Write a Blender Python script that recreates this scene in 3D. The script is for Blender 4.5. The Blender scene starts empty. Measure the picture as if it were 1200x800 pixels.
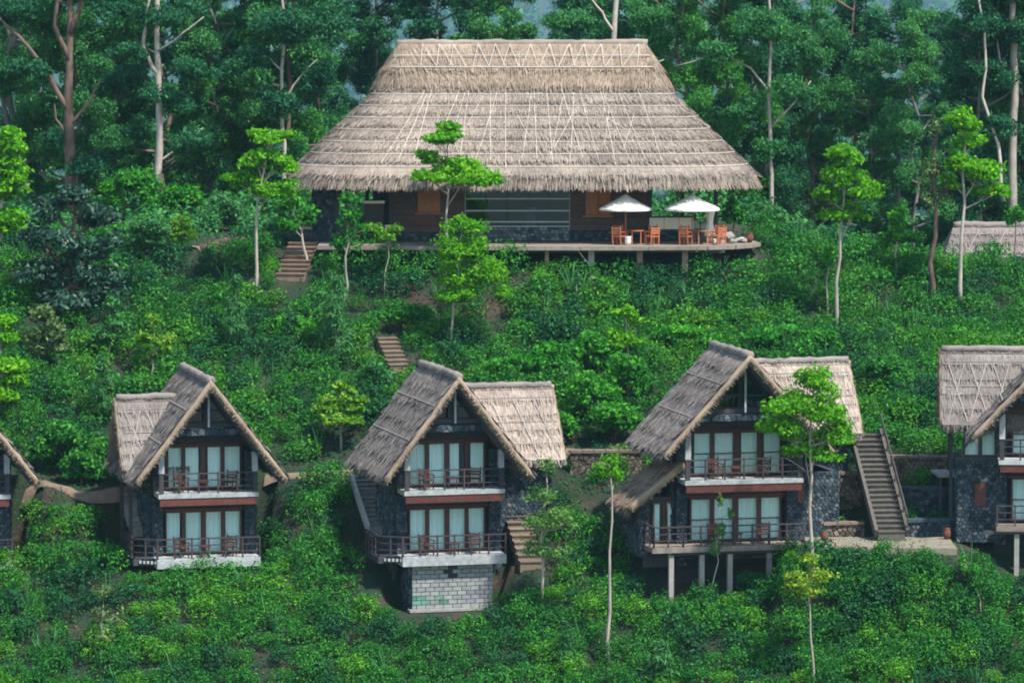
import bpy, math, random
import numpy as np
from mathutils import Vector, Matrix

# ------------------------------------------------------------------ camera, world, sun, exposure
sc = bpy.context.scene
COL = sc.collection
FPX = 5200.0                      # focal length in pixels of the 1200 px wide photograph
CAM = np.array((0.0, -200.0, 26.3))
PITCH = math.atan(434.0 / FPX)

cd = bpy.data.cameras.new('camera')
cd.sensor_width = 36.0
cd.lens = FPX / 1200.0 * 36.0
cd.clip_start = 1.0
cd.clip_end = 12000.0
cam = bpy.data.objects.new('camera', cd)
COL.objects.link(cam)
cam.location = CAM
cam.rotation_euler = (math.pi / 2 - PITCH, 0, 0)
sc.camera = cam

SUN_DIR = Vector((0.38, -0.38, 0.84)).normalized()     # from the scene towards the sun
world = bpy.data.worlds.new('World')
sc.world = world
world.use_nodes = True
wn = world.node_tree.nodes
wl = world.node_tree.links
for n in list(wn):
    wn.remove(n)
sky = wn.new('ShaderNodeTexSky')
sky.sky_type = 'NISHITA'
sky.sun_disc = False
sky.sun_elevation = math.asin(SUN_DIR.z)
sky.sun_rotation = math.atan2(SUN_DIR.x, SUN_DIR.y)
sky.air_density = 1.6
sky.dust_density = 0.3
sky.ozone_density = 1.0
bg = wn.new('ShaderNodeBackground')
bg.inputs['Strength'].default_value = 0.125
wo = wn.new('ShaderNodeOutputWorld')
wl.new(sky.outputs[0], bg.inputs[0])
wl.new(bg.outputs[0], wo.inputs[0])

ld = bpy.data.lights.new('sun', 'SUN')
ld.energy = 4.3
ld.angle = math.radians(3.0)
ld.color = (1.0, 0.945, 0.85)
sun = bpy.data.objects.new('sun', ld)
COL.objects.link(sun)
sun.rotation_euler = SUN_DIR.to_track_quat('Z', 'Y').to_euler()

sc.view_settings.view_transform = 'Standard'
sc.view_settings.look = 'None'
sc.view_settings.gamma = 1.0
sc.view_settings.exposure = 0.92
sc.view_settings.use_curve_mapping = False
sc.cycles.max_bounces = 8
sc.cycles.diffuse_bounces = 3
sc.cycles.glossy_bounces = 2
sc.cycles.transparent_max_bounces = 12
sc.cycles.transmission_bounces = 4
sc.cycles.volume_bounces = 1
sc.cycles.use_denoising = True
sc.cycles.filter_width = 1.9

RNG = np.random.default_rng(7)
R = random.Random(11)
rad = math.radians


def at(px, py, d):
    """World point seen at a photograph pixel, d metres in front of the camera along world Y."""
    ray = np.array(((px - 600) / FPX, math.cos(PITCH) + (400 - py) / FPX * math.sin(PITCH),
                    -math.sin(PITCH) + (400 - py) / FPX * math.cos(PITCH)))
    return Vector(CAM + ray * (d / ray[1]))


# ------------------------------------------------------------------ object helpers
def tag(o, label=None, cat=None, group=None, kind=None):
    if label: o['label'] = label
    if cat: o['category'] = cat
    if group: o['group'] = group
    if kind: o['kind'] = kind
    return o


def thing(name, label, cat, loc=(0, 0, 0), rz=0.0, group=None):
    o = bpy.data.objects.new(name, None)
    COL.objects.link(o)
    o.empty_display_size = 0.3
    o.location = loc
    o.rotation_euler = (0, 0, rz)
    return tag(o, label, cat, group)


def link(name, me, parent=None, kind=None):
    o = bpy.data.objects.new(name, me)
    COL.objects.link(o)
    if parent is not None:
        o.parent = parent
    if kind:
        o['kind'] = kind
    return o


_cube = {}


def cube_mesh(mat):
    k = mat.name
    if k not in _cube:
        me = bpy.data.meshes.new('block_' + k)
        v = [(x, y, z) for x in (-.5, .5) for y in (-.5, .5) for z in (-.5, .5)]
        f = [(0, 1, 3, 2), (4, 6, 7, 5), (0, 4, 5, 1), (2, 3, 7, 6), (0, 2, 6, 4), (1, 5, 7, 3)]
        me.from_pydata(v, [], f)
        me.materials.append(mat)
        _cube[k] = me
    return _cube[k]


def piece(name, mat, c, s, parent=None, rot=(0, 0, 0)):
    o = link(name, cube_mesh(mat), parent)
    o.location = c
    o.scale = s
    o.rotation_euler = rot
    return o


def bar(name, mat, p, q, w, h, parent=None):
    p = Vector(p); q = Vector(q)
    d = q - p
    o = link(name, cube_mesh(mat), parent)
    o.location = (p + q) / 2
    o.scale = (d.length, w, h)
    o.rotation_mode = 'QUATERNION'
    x = d.normalized()
    up = Vector((0, 0, 1)) if abs(x.z) < 0.98 else Vector((0, 1, 0))
    y = up.cross(x).normalized()
    z = x.cross(y)
    o.rotation_quaternion = Matrix((x, y, z)).transposed().to_quaternion()
    return o


class MB:
    def __init__(self):
        self.v = []; self.f = []

    def box(self, c, s, rot=None):
        b = len(self.v)
        for x in (-.5, .5):
            for y in (-.5, .5):
                for z in (-.5, .5):
                    p = Vector((x * s[0], y * s[1], z * s[2]))
                    if rot is not None: p = rot @ p
                    self.v.append(tuple(p + Vector(c)))
        for q in [(0, 1, 3, 2), (4, 6, 7, 5), (0, 4, 5, 1), (2, 3, 7, 6), (0, 2, 6, 4), (1, 5, 7, 3)]:
            self.f.append(tuple(b + i for i in q))

    def tube(self, pts, rr, n=7):
        pts = [Vector(p) for p in pts]
        rings = []
        for i, p in enumerate(pts):
            a = pts[max(i - 1, 0)]; c = pts[min(i + 1, len(pts) - 1)]
            d = (c - a).normalized()
            u = d.cross(Vector((0.3, 1, 0.2))).normalized()
            w = d.cross(u)
            ring = []
            for k in range(n):
                t = 2 * math.pi * k / n
                ring.append(len(self.v))
                self.v.append(tuple(p + (u * math.cos(t) + w * math.sin(t)) * rr[i]))
            rings.append(ring)
        for a, b in zip(rings, rings[1:]):
            for k in range(n):
                self.f.append((a[k], a[(k + 1) % n], b[(k + 1) % n], b[k]))
        self.f.append(tuple(rings[0][::-1])); self.f.append(tuple(rings[-1]))

    def quad(self, *p):
        b = len(self.v)
        self.v += [tuple(x) for x in p]
        self.f.append(tuple(range(b, b + len(p))))

    def prism(self, poly, off):
        """poly: list of points (planar), extruded by vector off"""
        b = len(self.v); n = len(poly); off = Vector(off)
        self.v += [tuple(Vector(p)) for p in poly] + [tuple(Vector(p) + off) for p in poly]
        self.f.append(tuple(range(b, b + n))[::-1]); self.f.append(tuple(range(b + n, b + 2 * n)))
        for k in range(n):
            self.f.append((b + k, b + (k + 1) % n, b + n + (k + 1) % n, b + n + k))

    def mesh(self, name, mat, smooth=False):
        me = bpy.data.meshes.new(name)
        me.from_pydata(self.v, [], self.f)
        me.materials.append(mat)
        if smooth:
            me.polygons.foreach_set('use_smooth', [True] * len(me.polygons))
        return me

    def build(self, name, mat, parent=None, kind=None, smooth=False):
        return link(name, self.mesh(name, mat, smooth), parent, kind)


def poly_mesh(name, verts, nper, mat, smooth=False):
    """verts (N*nper,3): each consecutive nper vertices are one separate face"""
    me = bpy.data.meshes.new(name)
    nv = len(verts); nf = nv // nper
    me.vertices.add(nv)
    me.vertices.foreach_set('co', np.ascontiguousarray(verts, dtype=np.float32).ravel())
    me.loops.add(nv)
    me.loops.foreach_set('vertex_index', np.arange(nv, dtype=np.int32))
    me.polygons.add(nf)
    me.polygons.foreach_set('loop_start', np.arange(0, nv, nper, dtype=np.int32))
    me.update(calc_edges=True)
    me.materials.append(mat)
    return me


def unit(a):
    return a / np.maximum(np.linalg.norm(a, axis=-1, keepdims=True), 1e-9)


def leaves(c, nrm, length, aspect, rng, spread=0.7, droop=0.0):
    """diamond leaves: centres c (N,3), facing nrm with random spread; returns (4N,3)"""
    n = len(c)
    nn = unit(nrm + rng.normal(size=(n, 3)) * spread)
    t = rng.normal(size=(n, 3)); t[:, 2] -= droop
    t = unit(t - nn * (t * nn).sum(1, keepdims=True))
    b = np.cross(nn, t)
    l = (length * rng.uniform(0.6, 1.35, n))[:, None]
    w = l * aspect
    v = np.empty((n, 4, 3))
    v[:, 0] = c - t * l * .5
    v[:, 1] = c + b * w * .5 + t * l * .05
    v[:, 2] = c + t * l * .5 - nn * l * .12
    v[:, 3] = c - b * w * .5 + t * l * .05
    return v.reshape(-1, 3)


def clump(center, r, n, rng, shell=2.2, flat=0.55, stray=.16):
    """points in an uneven ellipsoid, denser near the skin; the underside is flattened"""
    d = unit(rng.normal(size=(n, 3)))
    rr = rng.uniform(0, 1, n) ** (1.0 / (shell * 2))
    rr = rr * np.where(rng.uniform(size=n) < stray, rng.uniform(1.0, 1.38, n), 1.0)
    ph = rng.uniform(0, 6.28, 6)
    lump = 1 + 0.16 * np.sin(d[:, 0] * 5 + ph[0]) * np.sin(d[:, 1] * 5 + ph[1]) + 0.13 * np.sin(d[:, 2] * 7 + ph[2] + d[:, 0] * 6) \
        + 0.10 * np.sin(d[:, 1] * 11 + ph[3]) * np.sin(d[:, 0] * 10 + ph[4])
    p = d * (rr * lump)[:, None]
    p[:, 2] = np.where(p[:, 2] < 0, p[:, 2] * flat, p[:, 2])
    p = p * np.array(r)
    nrm = unit(d + np.array((0, 0, 0.6)))
    return p + np.array(center), nrm


# ------------------------------------------------------------------ materials
def mat_new(name):
    m = bpy.data.materials.new(name)
    m.use_nodes = True
    nt = m.node_tree
    b = nt.nodes['Principled BSDF']
    return m, nt, b


def N(nt, t, **kw):
    n = nt.nodes.new(t)
    for k, v in kw.items():
        setattr(n, k, v)
    return n


def ramp(nt, fac, stops):
    r = N(nt, 'ShaderNodeValToRGB')
    e = r.color_ramp.elements
    while len(e) < len(stops): e.new(0.5)
    for i, (p, c) in enumerate(stops):
        e[i].position = p; e[i].color = (*c, 1)
    nt.links.new(fac, r.inputs[0])
    return r.outputs[0]


def noise(nt, scale, detail=4, rough=0.6, vec=None, w=None):
    n = N(nt, 'ShaderNodeTexNoise')
    n.inputs['Scale'].default_value = scale
    n.inputs['Detail'].default_value = detail
    n.inputs['Roughness'].default_value = rough
    if vec is not None: nt.links.new(vec, n.inputs['Vector'])
    return n.outputs['Fac']


def math_n(nt, op, a, b=None):
    n = N(nt, 'ShaderNodeMath', operation=op)
    for i, x in enumerate((a, b)):
        if x is None: continue
        if isinstance(x, (int, float)): n.inputs[i].default_value = x
        else: nt.links.new(x, n.inputs[i])
    return n.outputs[0]


def mixc(nt, fac, a, b, blend='MIX'):
    n = N(nt, 'ShaderNodeMix', data_type='RGBA', blend_type=blend)
    for i, x in ((0, fac), (6, a), (7, b)):
        if isinstance(x, (int, float)): n.inputs[i].default_value = x
        elif isinstance(x, tuple): n.inputs[i].default_value = (*x, 1)
        else: nt.links.new(x, n.inputs[i])
    return n.outputs[2]


def leaf_mat(name, dark, mid, light, trans=0.35, spec=0.14, rough=0.6):
    m, nt, b = mat_new(name)
    g = N(nt, 'ShaderNodeNewGeometry')
    oi = N(nt, 'ShaderNodeObjectInfo')
    big = noise(nt, 0.35, 2, 0.5, g.outputs['Position'])
    f = math_n(nt, 'ADD', math_n(nt, 'MULTIPLY', g.outputs['Random Per Island'], 0.62),
               math_n(nt, 'MULTIPLY', big, 0.36))
    f = math_n(nt, 'ADD', f, math_n(nt, 'MULTIPLY', oi.outputs['Random'], 0.12))
    c = ramp(nt, f, [(0.12, dark), (0.55, mid), (0.98, light)])
    nt.links.new(c, b.inputs['Base Color'])
    b.inputs['Roughness'].default_value = rough
    b.inputs['Specular IOR Level'].default_value = spec
    tr = N(nt, 'ShaderNodeBsdfTranslucent')
    tc = mixc(nt, 1.0, c, (1.25, 1.2, 0.55), 'MULTIPLY')
    nt.links.new(tc, tr.inputs[0])
    mx = N(nt, 'ShaderNodeMixShader')
    mx.inputs[0].default_value = trans
    nt.links.new(b.outputs[0], mx.inputs[1]); nt.links.new(tr.outputs[0], mx.inputs[2])
    nt.links.new(mx.outputs[0], nt.nodes['Material Output'].inputs[0])
    return m


def plain(name, col, rough=0.7, var=0.25, scale=3.0, bump=0.0, spec=0.3, stretch=None, col2=None, island=0.0):
    """one colour broken by world-space noise, with a little grain"""
    m, nt, b = mat_new(name)
    g = N(nt, 'ShaderNodeNewGeometry')
    vec = g.outputs['Position']
    if stretch:
        mp = N(nt, 'ShaderNodeMapping')
        mp.inputs['Scale'].default_value = stretch
        nt.links.new(vec, mp.inputs[0]); vec = mp.outputs[0]
    f = noise(nt, scale, 5, 0.65, vec)
    lo = tuple(c * (1 - var) for c in col) if col2 is None else col2
    hi = tuple(min(1, c * (1 + var)) for c in col) if col2 is None else col
    if island:
        f = math_n(nt, 'ADD', math_n(nt, 'MULTIPLY', f, 1 - island), math_n(nt, 'MULTIPLY', g.outputs['Random Per Island'], island))
    oi = N(nt, 'ShaderNodeObjectInfo')
    f = math_n(nt, 'ADD', f, math_n(nt, 'MULTIPLY', math_n(nt, 'SUBTRACT', oi.outputs['Random'], 0.5), 0.25))
    c = ramp(nt, f, [(0.25, lo), (0.75, hi)])
    nt.links.new(c, b.inputs['Base Color'])
    b.inputs['Roughness'].default_value = rough
    b.inputs['Specular IOR Level'].default_value = spec
    if bump:
        bp = N(nt, 'ShaderNodeBump')
        bp.inputs['Strength'].default_value = bump
        bp.inputs['Distance'].default_value = 0.05
        nt.links.new(noise(nt, scale * 4, 4, 0.7, vec), bp.inputs['Height'])
        nt.links.new(bp.outputs[0], b.inputs['Normal'])
    return m


def thatch_mat(name, dark, mid, light, island=0.36):
    m, nt, b = mat_new(name)
    g = N(nt, 'ShaderNodeNewGeometry')
    big = noise(nt, 0.55, 4, 0.6, g.outputs['Position'])
    fine = noise(nt, 9.0, 3, 0.7, g.outputs['Position'])
    f = math_n(nt, 'ADD', math_n(nt, 'MULTIPLY', g.outputs['Random Per Island'], island),
               math_n(nt, 'ADD', math_n(nt, 'MULTIPLY', big, 0.75), math_n(nt, 'MULTIPLY', fine, 0.2)))
    f = math_n(nt, 'SUBTRACT', f, island * .5 - .1)
    c = ramp(nt, f, [(0.2, dark), (0.55, mid), (0.95, light)])
    nt.links.new(c, b.inputs['Base Color'])
    b.inputs['Roughness'].default_value = 0.85
    b.inputs['Specular IOR Level'].default_value = 0.15
    return m


def glass_mat(name, tint, refl=0.35):
    m, nt, b = mat_new(name)
    nt.nodes.remove(b)
    tr = N(nt, 'ShaderNodeBsdfTransparent'); tr.inputs[0].default_value = (*tint, 1)
    gl = N(nt, 'ShaderNodeBsdfGlossy'); gl.inputs['Roughness'].default_value = 0.03
    fr = N(nt, 'ShaderNodeLayerWeight'); fr.inputs[0].default_value = refl
    mx = N(nt, 'ShaderNodeMixShader')
    nt.links.new(fr.outputs['Fresnel'], mx.inputs[0])
    nt.links.new(tr.outputs[0], mx.inputs[1]); nt.links.new(gl.outputs[0], mx.inputs[2])
    nt.links.new(mx.outputs[0], nt.nodes['Material Output'].inputs[0])
    return m


def ground_mat():
    m, nt, b = mat_new('hillside_soil')
    g = N(nt, 'ShaderNodeNewGeometry')
    a = noise(nt, 0.5, 6, 0.65, g.outputs['Position'])
    f2 = noise(nt, 6.0, 5, 0.7, g.outputs['Position'])
    soil = ramp(nt, f2, [(0.3, (0.022, 0.014, 0.010)), (0.6, (0.06, 0.036, 0.023)), (0.85, (0.12, 0.077, 0.05))])
    grass = ramp(nt, f2, [(0.3, (0.004, 0.012, 0.005)), (0.7, (0.014, 0.036, 0.011))])
    msk = ramp(nt, a, [(0.38, (0, 0, 0)), (0.5, (1, 1, 1))])
    c = mixc(nt, msk, soil, grass)
    nt.links.new(c, b.inputs['Base Color'])
    b.inputs['Roughness'].default_value = 0.95
    bp = N(nt, 'ShaderNodeBump'); bp.inputs['Strength'].default_value = 0.8; bp.inputs['Distance'].default_value = 0.15
    nt.links.new(f2, bp.inputs['Height']); nt.links.new(bp.outputs[0], b.inputs['Normal'])
    return m


M = {}
M['soil'] = ground_mat()
M['path'] = plain('trodden_earth', (0.17, 0.125, 0.092), 0.95, 0.3, 2.5, 0.5)
M['pave'] = plain('dusty_paving', (0.17, 0.15, 0.115), 0.9, 0.3, 2.0, 0.4)
M['tea'] = leaf_mat('tea_leaf', (0.004, 0.042, 0.011), (0.016, 0.13, 0.021), (0.08, 0.32, 0.03), 0.28)  # front rows: weaker sunlight put into a darker, bluer leaf colour
M['tea_far'] = leaf_mat('tea_leaf_upper', (0.005, 0.055, 0.012), (0.024, 0.165, 0.022), (0.115, 0.39, 0.03), 0.3)  # upper slope: stronger sunlight put into a brighter, yellower leaf colour
M['bright'] = leaf_mat('shade_tree_leaf', (0.025, 0.15, 0.007), (0.085, 0.32, 0.010), (0.24, 0.53, 0.02), 0.42)
M['mid'] = leaf_mat('shrub_leaf', (0.008, 0.085, 0.012), (0.03, 0.215, 0.02), (0.12, 0.42, 0.028), 0.35)
M['yellow'] = leaf_mat('yellow_green_leaf', (0.05, 0.14, 0.012), (0.16, 0.31, 0.02), (0.36, 0.45, 0.05), 0.4)
M['dark'] = leaf_mat('glossy_dark_leaf', (0.005, 0.022, 0.018), (0.014, 0.055, 0.036), (0.06, 0.15, 0.09), 0.12, spec=0.28, rough=0.45)
M['olive'] = leaf_mat('olive_leaf', (0.035, 0.075, 0.025), (0.085, 0.16, 0.05), (0.2, 0.28, 0.1), 0.3)
M['euca'] = leaf_mat('eucalyptus_leaf', (0.003, 0.034, 0.022), (0.012, 0.09, 0.045), (0.06, 0.24, 0.075), 0.28)
M['euca2'] = leaf_mat('eucalyptus_leaf_light', (0.008, 0.065, 0.030), (0.03, 0.165, 0.05), (0.12, 0.34, 0.08), 0.32)
M['frond'] = leaf_mat('frond_leaf', (0.015, 0.08, 0.03), (0.045, 0.19, 0.06), (0.13, 0.34, 0.10), 0.35)
M['wood_far'] = leaf_mat('far_wood_leaf', (0.008, 0.045, 0.018), (0.022, 0.10, 0.034), (0.07, 0.2, 0.05), 0.2)
M['bark_pale'] = plain('pale_bark', (0.33, 0.29, 0.25), 0.85, 0.35, 5, 0.3, stretch=(1, 1, .35))
M['bark_brown'] = plain('brown_bark', (0.14, 0.095, 0.075), 0.9, 0.45, 4, 0.4, stretch=(1, 1, .35))
M['bark_dark'] = plain('dark_bark', (0.09, 0.07, 0.06), 0.9, 0.4, 4, 0.4, stretch=(1, 1, .35))
M['thatch'] = thatch_mat('hall_thatch', (0.10, 0.08, 0.068), (0.225, 0.185, 0.157), (0.42, 0.355, 0.29))
M['thatch_cap'] = thatch_mat('hall_ridge_thatch', (0.105, 0.078, 0.058), (0.235, 0.18, 0.135), (0.42, 0.335, 0.255))
M['thatch_g'] = thatch_mat('weathered_thatch', (0.09, 0.078, 0.073), (0.185, 0.160, 0.148), (0.32, 0.275, 0.245), 0.22)
M['straw'] = thatch_mat('eave_straw', (0.11, 0.08, 0.058), (0.235, 0.178, 0.13), (0.38, 0.30, 0.22))
M['rod'] = plain('split_bamboo', (0.50, 0.44, 0.38), 0.7, 0.2, 4)
M['stone_old'] = plain('rubble_stone', (0.125, 0.14, 0.155), 0.9, 0.5, 5, 0.5, col2=(0.014, 0.02, 0.026), island=0.7)
M['stone_b'] = plain('brown_rubble_stone', (0.24, 0.18, 0.14), 0.9, 0.5, 5, 0.5, col2=(0.08, 0.06, 0.05), island=0.7)
M['mortar'] = plain('dark_mortar', (0.03, 0.036, 0.042), 0.95, 0.3, 6)
M['block'] = plain('grey_block', (0.24, 0.25, 0.25), 0.9, 0.25, 5, 0.4)
M['white'] = plain('white_plaster', (0.33, 0.35, 0.36), 0.85, 0.38, 4, 0.1)
M['concrete'] = plain('weathered_concrete', (0.27, 0.255, 0.235), 0.9, 0.3, 3, 0.3)
M['timber'] = plain('dark_timber', (0.042, 0.044, 0.05), 0.7, 0.4, 6, 0.2, stretch=(1, 1, 4))
M['timber_red'] = plain('red_brown_timber', (0.10, 0.032, 0.026), 0.6, 0.35, 5, 0.15)
M['frame'] = plain('brown_frame_timber', (0.075, 0.032, 0.026), 0.6, 0.3, 6, 0.1)
M['orange'] = plain('orange_timber', (0.30, 0.115, 0.05), 0.55, 0.3, 6, 0.1)
M['teak'] = plain('teak_furniture', (0.42, 0.14, 0.065), 0.5, 0.25, 6)
M['chair'] = plain('dark_red_chair_wood', (0.075, 0.026, 0.022), 0.5, 0.3, 6)
M['deck'] = plain('weathered_deck', (0.21, 0.175, 0.148), 0.85, 0.35, 3, 0.3, stretch=(.4, 4, 1))
M['rail'] = plain('dark_railing', (0.045, 0.035, 0.036), 0.6, 0.3, 6)
M['curtain'] = plain('pale_curtain', (0.83, 0.89, 0.88), 0.9, 0.04, 2)
M['inner'] = plain('dim_room', (0.06, 0.075, 0.09), 0.9, 0.3, 2)  # unlit room and bluish sky reflection put into the wall colour
M['canvas'] = plain('white_canvas', (0.74, 0.70, 0.63), 0.8, 0.06, 3)
M['black'] = plain('black_paint_and_hole_shade', (0.02, 0.02, 0.022), 0.45, 0.2, 3)
M['greenpaint'] = plain('mossy_block', (0.10, 0.21, 0.16), 0.9, 0.4, 6)
M['terracotta'] = plain('terracotta', (0.16, 0.06, 0.04), 0.85, 0.3, 5)
M['steel'] = plain('pale_metal_frame', (0.42, 0.47, 0.5), 0.5, 0.15, 4)
M['glass'] = glass_mat('window_glass', (0.93, 1.0, 1.0), 0.3)
M['dark_glass'] = glass_mat('dim_glass', (0.42, 0.55, 0.6), 0.5)
M['step_grey'] = plain('dark_grey_step', (0.17, 0.165, 0.16), 0.9, 0.35, 4, 0.3)
M['brown_step'] = plain('weathered_brown_step', (0.17, 0.115, 0.09), 0.9, 0.35, 4, 0.3)
M['bark_brown2'] = plain('brown_deck_post', (0.25, 0.18, 0.14), 0.9, 0.35, 4, 0.3)
M['olive2'] = leaf_mat('feathery_pale_leaf', (0.035, 0.11, 0.03), (0.10, 0.24, 0.06), (0.24, 0.40, 0.12), 0.38)
M['yellow2'] = leaf_mat('fresh_shoot_leaf', (0.03, 0.13, 0.012), (0.10, 0.28, 0.022), (0.30, 0.46, 0.05), 0.4)

M['rod_g'] = plain('weathered_bamboo', (0.33, 0.29, 0.26), 0.8, 0.2, 4)
M['bark_grey'] = plain('grey_bark', (0.15, 0.135, 0.125), 0.9, 0.4, 4, 0.3, stretch=(1, 1, .35))

M['tea_y'] = leaf_mat('tea_leaf_new_flush', (0.012, 0.08, 0.009), (0.05, 0.22, 0.018), (0.17, 0.44, 0.03), 0.33)
M['tea_b'] = leaf_mat('tea_leaf_old', (0.003, 0.026, 0.013), (0.009, 0.075, 0.026), (0.042, 0.20, 0.04), 0.2)
M['stair'] = plain('worn_grey_stair', (0.09, 0.08, 0.07), 0.9, 0.35, 4, 0.3)


def rubble(name, stops):
    m, nt, b = mat_new(name)
    g = N(nt, 'ShaderNodeNewGeometry')
    f = math_n(nt, 'ADD', math_n(nt, 'MULTIPLY', g.outputs['Random Per Island'], 0.75), math_n(nt, 'MULTIPLY', noise(nt, 7, 4, .7, g.outputs['Position']), 0.3))
    nt.links.new(ramp(nt, f, stops), b.inputs['Base Color'])
    b.inputs['Roughness'].default_value = .9
    b.inputs['Specular IOR Level'].default_value = .25
    bp = N(nt, 'ShaderNodeBump'); bp.inputs['Strength'].default_value = .5; bp.inputs['Distance'].default_value = .04
    nt.links.new(noise(nt, 22, 4, .7, g.outputs['Position']), bp.inputs['Height']); nt.links.new(bp.outputs[0], b.inputs['Normal'])
    return m


M['stone'] = rubble('rubble_stone_mixed', [(0.1, (0.014, 0.025, 0.038)), (0.5, (0.036, 0.055, 0.074)), (0.8, (0.075, 0.097, 0.112)), (0.98, (0.20, 0.195, 0.18))])

M['euca3'] = leaf_mat('eucalyptus_leaf_sunlit_tint', (0.010, 0.08, 0.018), (0.042, 0.21, 0.034), (0.14, 0.40, 0.055), 0.35)  # sunlit clumps of the wood put into a lighter leaf colour

# ------------------------------------------------------------------ where the chalets stand
#        px   y_floor  d    yaw  half  scale
CH = {
    'far_left':  dict(px=-46, y=657, d=202, yaw=13, hw=2.15, rw=3.5),
    'left':      dict(px=245, y=654, d=202, yaw=14, hw=2.15, rw=3.5),
    'middle':    dict(px=533, y=651, d=200, yaw=15, hw=2.18, rw=3.45),
    'large':     dict(px=872, y=639, d=199, yaw=13, hw=2.6, rw=4.0),
    'far_right': dict(px=1242, y=617, d=199, yaw=-4, hw=2.6, rw=4.0),
}
for c in CH.values():
    c['loc'] = at(c['px'], c['y'], c['d'])
    c['rz'] = rad(c['yaw'])

# ------------------------------------------------------------------ terrain
PY = [-6000, -140, -60, -30, -10, -1.5, 0, 3, 7.5, 9.5, 13, 20, 25, 28.5, 32, 48, 60, 90, 150, 260, 420, 700, 1500, 3600, 5000, 6000]
PZ = [-38, -38, -33, -19.5, -8.0, -2.7, -1.9, -0.3, 2.6, 3.0, 4.7, 7.9, 10.2, 12.0, 12.2, 12.2, 11, 8, 2, -16, -45, -80, -118, -112, 35, 60]
TX = [-40, -27, -14, -2.5, 10, 24, 40]
TZ = [-0.8, -0.55, -0.45, 0.0, 0.6, 1.4, 1.9]
CUTS = []      # (cx, cy, yaw, x0, x1, y0, y1, z, mode, margin)
for k, c in CH.items():
    L = c['loc']
    CUTS.append((L.x, L.y, c['rz'], -c['hw'] - 1.9, c['hw'] + 1.2, -0.3, 5.5, L.z - 0.7, 'min', 1.0))
mL = CH['middle']['loc']
CUTS.append((mL.x, mL.y, CH['middle']['rz'], -2.6, 2.4, -2.6, 2.0, -2.75, 'min', 0.6))
CUTS.append((0, 0, 0, 13.3, 19.9, -2.9, 1.0, 0.42, 'set', 2.2))       # terrace beside the long stair
HALL = Vector((0.54, 35.0, 12.37))
CUTS.append((0, 0, 0, -11.5, 13.2, 24.0, 44.0, 12.15, 'min', 0.6))


def terrain(X, Y):
    X = np.asarray(X, float); Y = np.asarray(Y, float)
    z = np.interp(Y, PY, PZ)
    w = np.clip((24 - Y) / 15, 0, 1) * np.clip((Y + 60) / 40, 0, 1)
    z = z + np.interp(X, TX, TZ) * w
    z = z - 0.13 * np.clip(X - 12, 0, 40) * np.clip((Y - 12) / 12, 0, 1) * np.clip((400 - Y) / 300, 0, 1)
    z = z - 2.0 * np.clip((X - 14) / 8, 0, 1) * np.clip((Y - 30) / 12, 0, 1) * np.clip((120 - Y) / 60, 0, 1)
    z = z + 0.16 * np.sin(X * 0.7 + 0.4 * Y) * np.sin(Y * 0.55 + 1.3) + 0.09 * np.sin(X * 1.9 + 1) * np.sin(Y * 1.6)
    z = z + .85 * np.exp(-((Y - 24.6) / 2.2) ** 2) * np.clip((4 - X) / 3, 0, 1) * np.clip((X + 15) / 3, 0, 1)
    far = np.clip((Y - 400) / 500, 0, 1)
    z = z + far * (9 * np.sin(X * 0.011 + 1.0) + 6 * np.sin(X * 0.027 + Y * 0.008))
    for cx, cy, a, x0, x1, y0, y1, zc, mode, mg in CUTS:
        lx = (X - cx) * math.cos(a) + (Y - cy) * math.sin(a)
        ly = -(X - cx) * math.sin(a) + (Y - cy) * math.cos(a)
        dd = np.maximum(np.maximum(x0 - lx, lx - x1), np.maximum(y0 - ly, ly - y1))
        t = np.clip(dd / mg, 0, 1); t = t * t * (3 - 2 * t)
        tgt = np.minimum(z, zc) if mode == 'min' else zc
        z = tgt * (1 - t) + z * t
    return z


def ground(x, y):
    return float(terrain(x, y))


def hit(px, py, d0=188.0, d1=258.0):
    """where the ray through a photograph pixel meets the hillside"""
    ds = np.arange(d0, d1, 0.1)
    a = np.array([at(px, py, d0), at(px, py, d1)])
    t = (ds - d0) / (d1 - d0)
    X = a[0, 0] + (a[1, 0] - a[0, 0]) * t; Z = a[0, 2] + (a[1, 2] - a[0, 2]) * t
    g = terrain(X, ds - 200)
    k = np.argmax(Z <= g)
    if k == 0: k = int((242 - d0) / .1)
    return Vector((X[k], ds[k] - 200, g[k]))


def axis(lo, hi, step, far, n):
    inner = np.arange(lo, hi + 1e-6, step)
    k = np.linspace(0, 1, n + 1)[1:] ** 2.2
    return np.concatenate([(lo - (far + lo) * k)[::-1] if lo < 0 else lo - far * k[::-1], inner, hi + (far - hi) * k])


gx = axis(-46, 46, 0.5, 5200, 34)
gy = np.concatenate([np.linspace(-5200, -60, 26)[:-1], np.linspace(-60, -14, 18)[:-1], np.arange(-14, 62, 0.45),
                     np.linspace(62, 320, 36)[1:], np.linspace(320, 5600, 60)[1:]])
GX, GY = np.meshgrid(gx, gy)
GZ = terrain(GX, GY)
nx, ny = len(gx), len(gy)
vv = np.stack([GX, GY, GZ], -1).reshape(-1, 3)
idx = np.arange(nx * ny).reshape(ny, nx)
ff = np.stack([idx[:-1, :-1], idx[:-1, 1:], idx[1:, 1:], idx[1:, :-1]], -1).reshape(-1, 4)
me = bpy.data.meshes.new('hillside')
me.from_pydata(vv.tolist(), [], ff.tolist())
me.polygons.foreach_set('use_smooth', [True] * len(me.polygons))
me.materials.append(M['soil'])
tag(link('terrain', me), 'steep soil hillside rising from the valley to the hall and the wooded ridge', kind='structure')

AVOID = []          # (x, y, r) discs kept free of bushes


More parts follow.
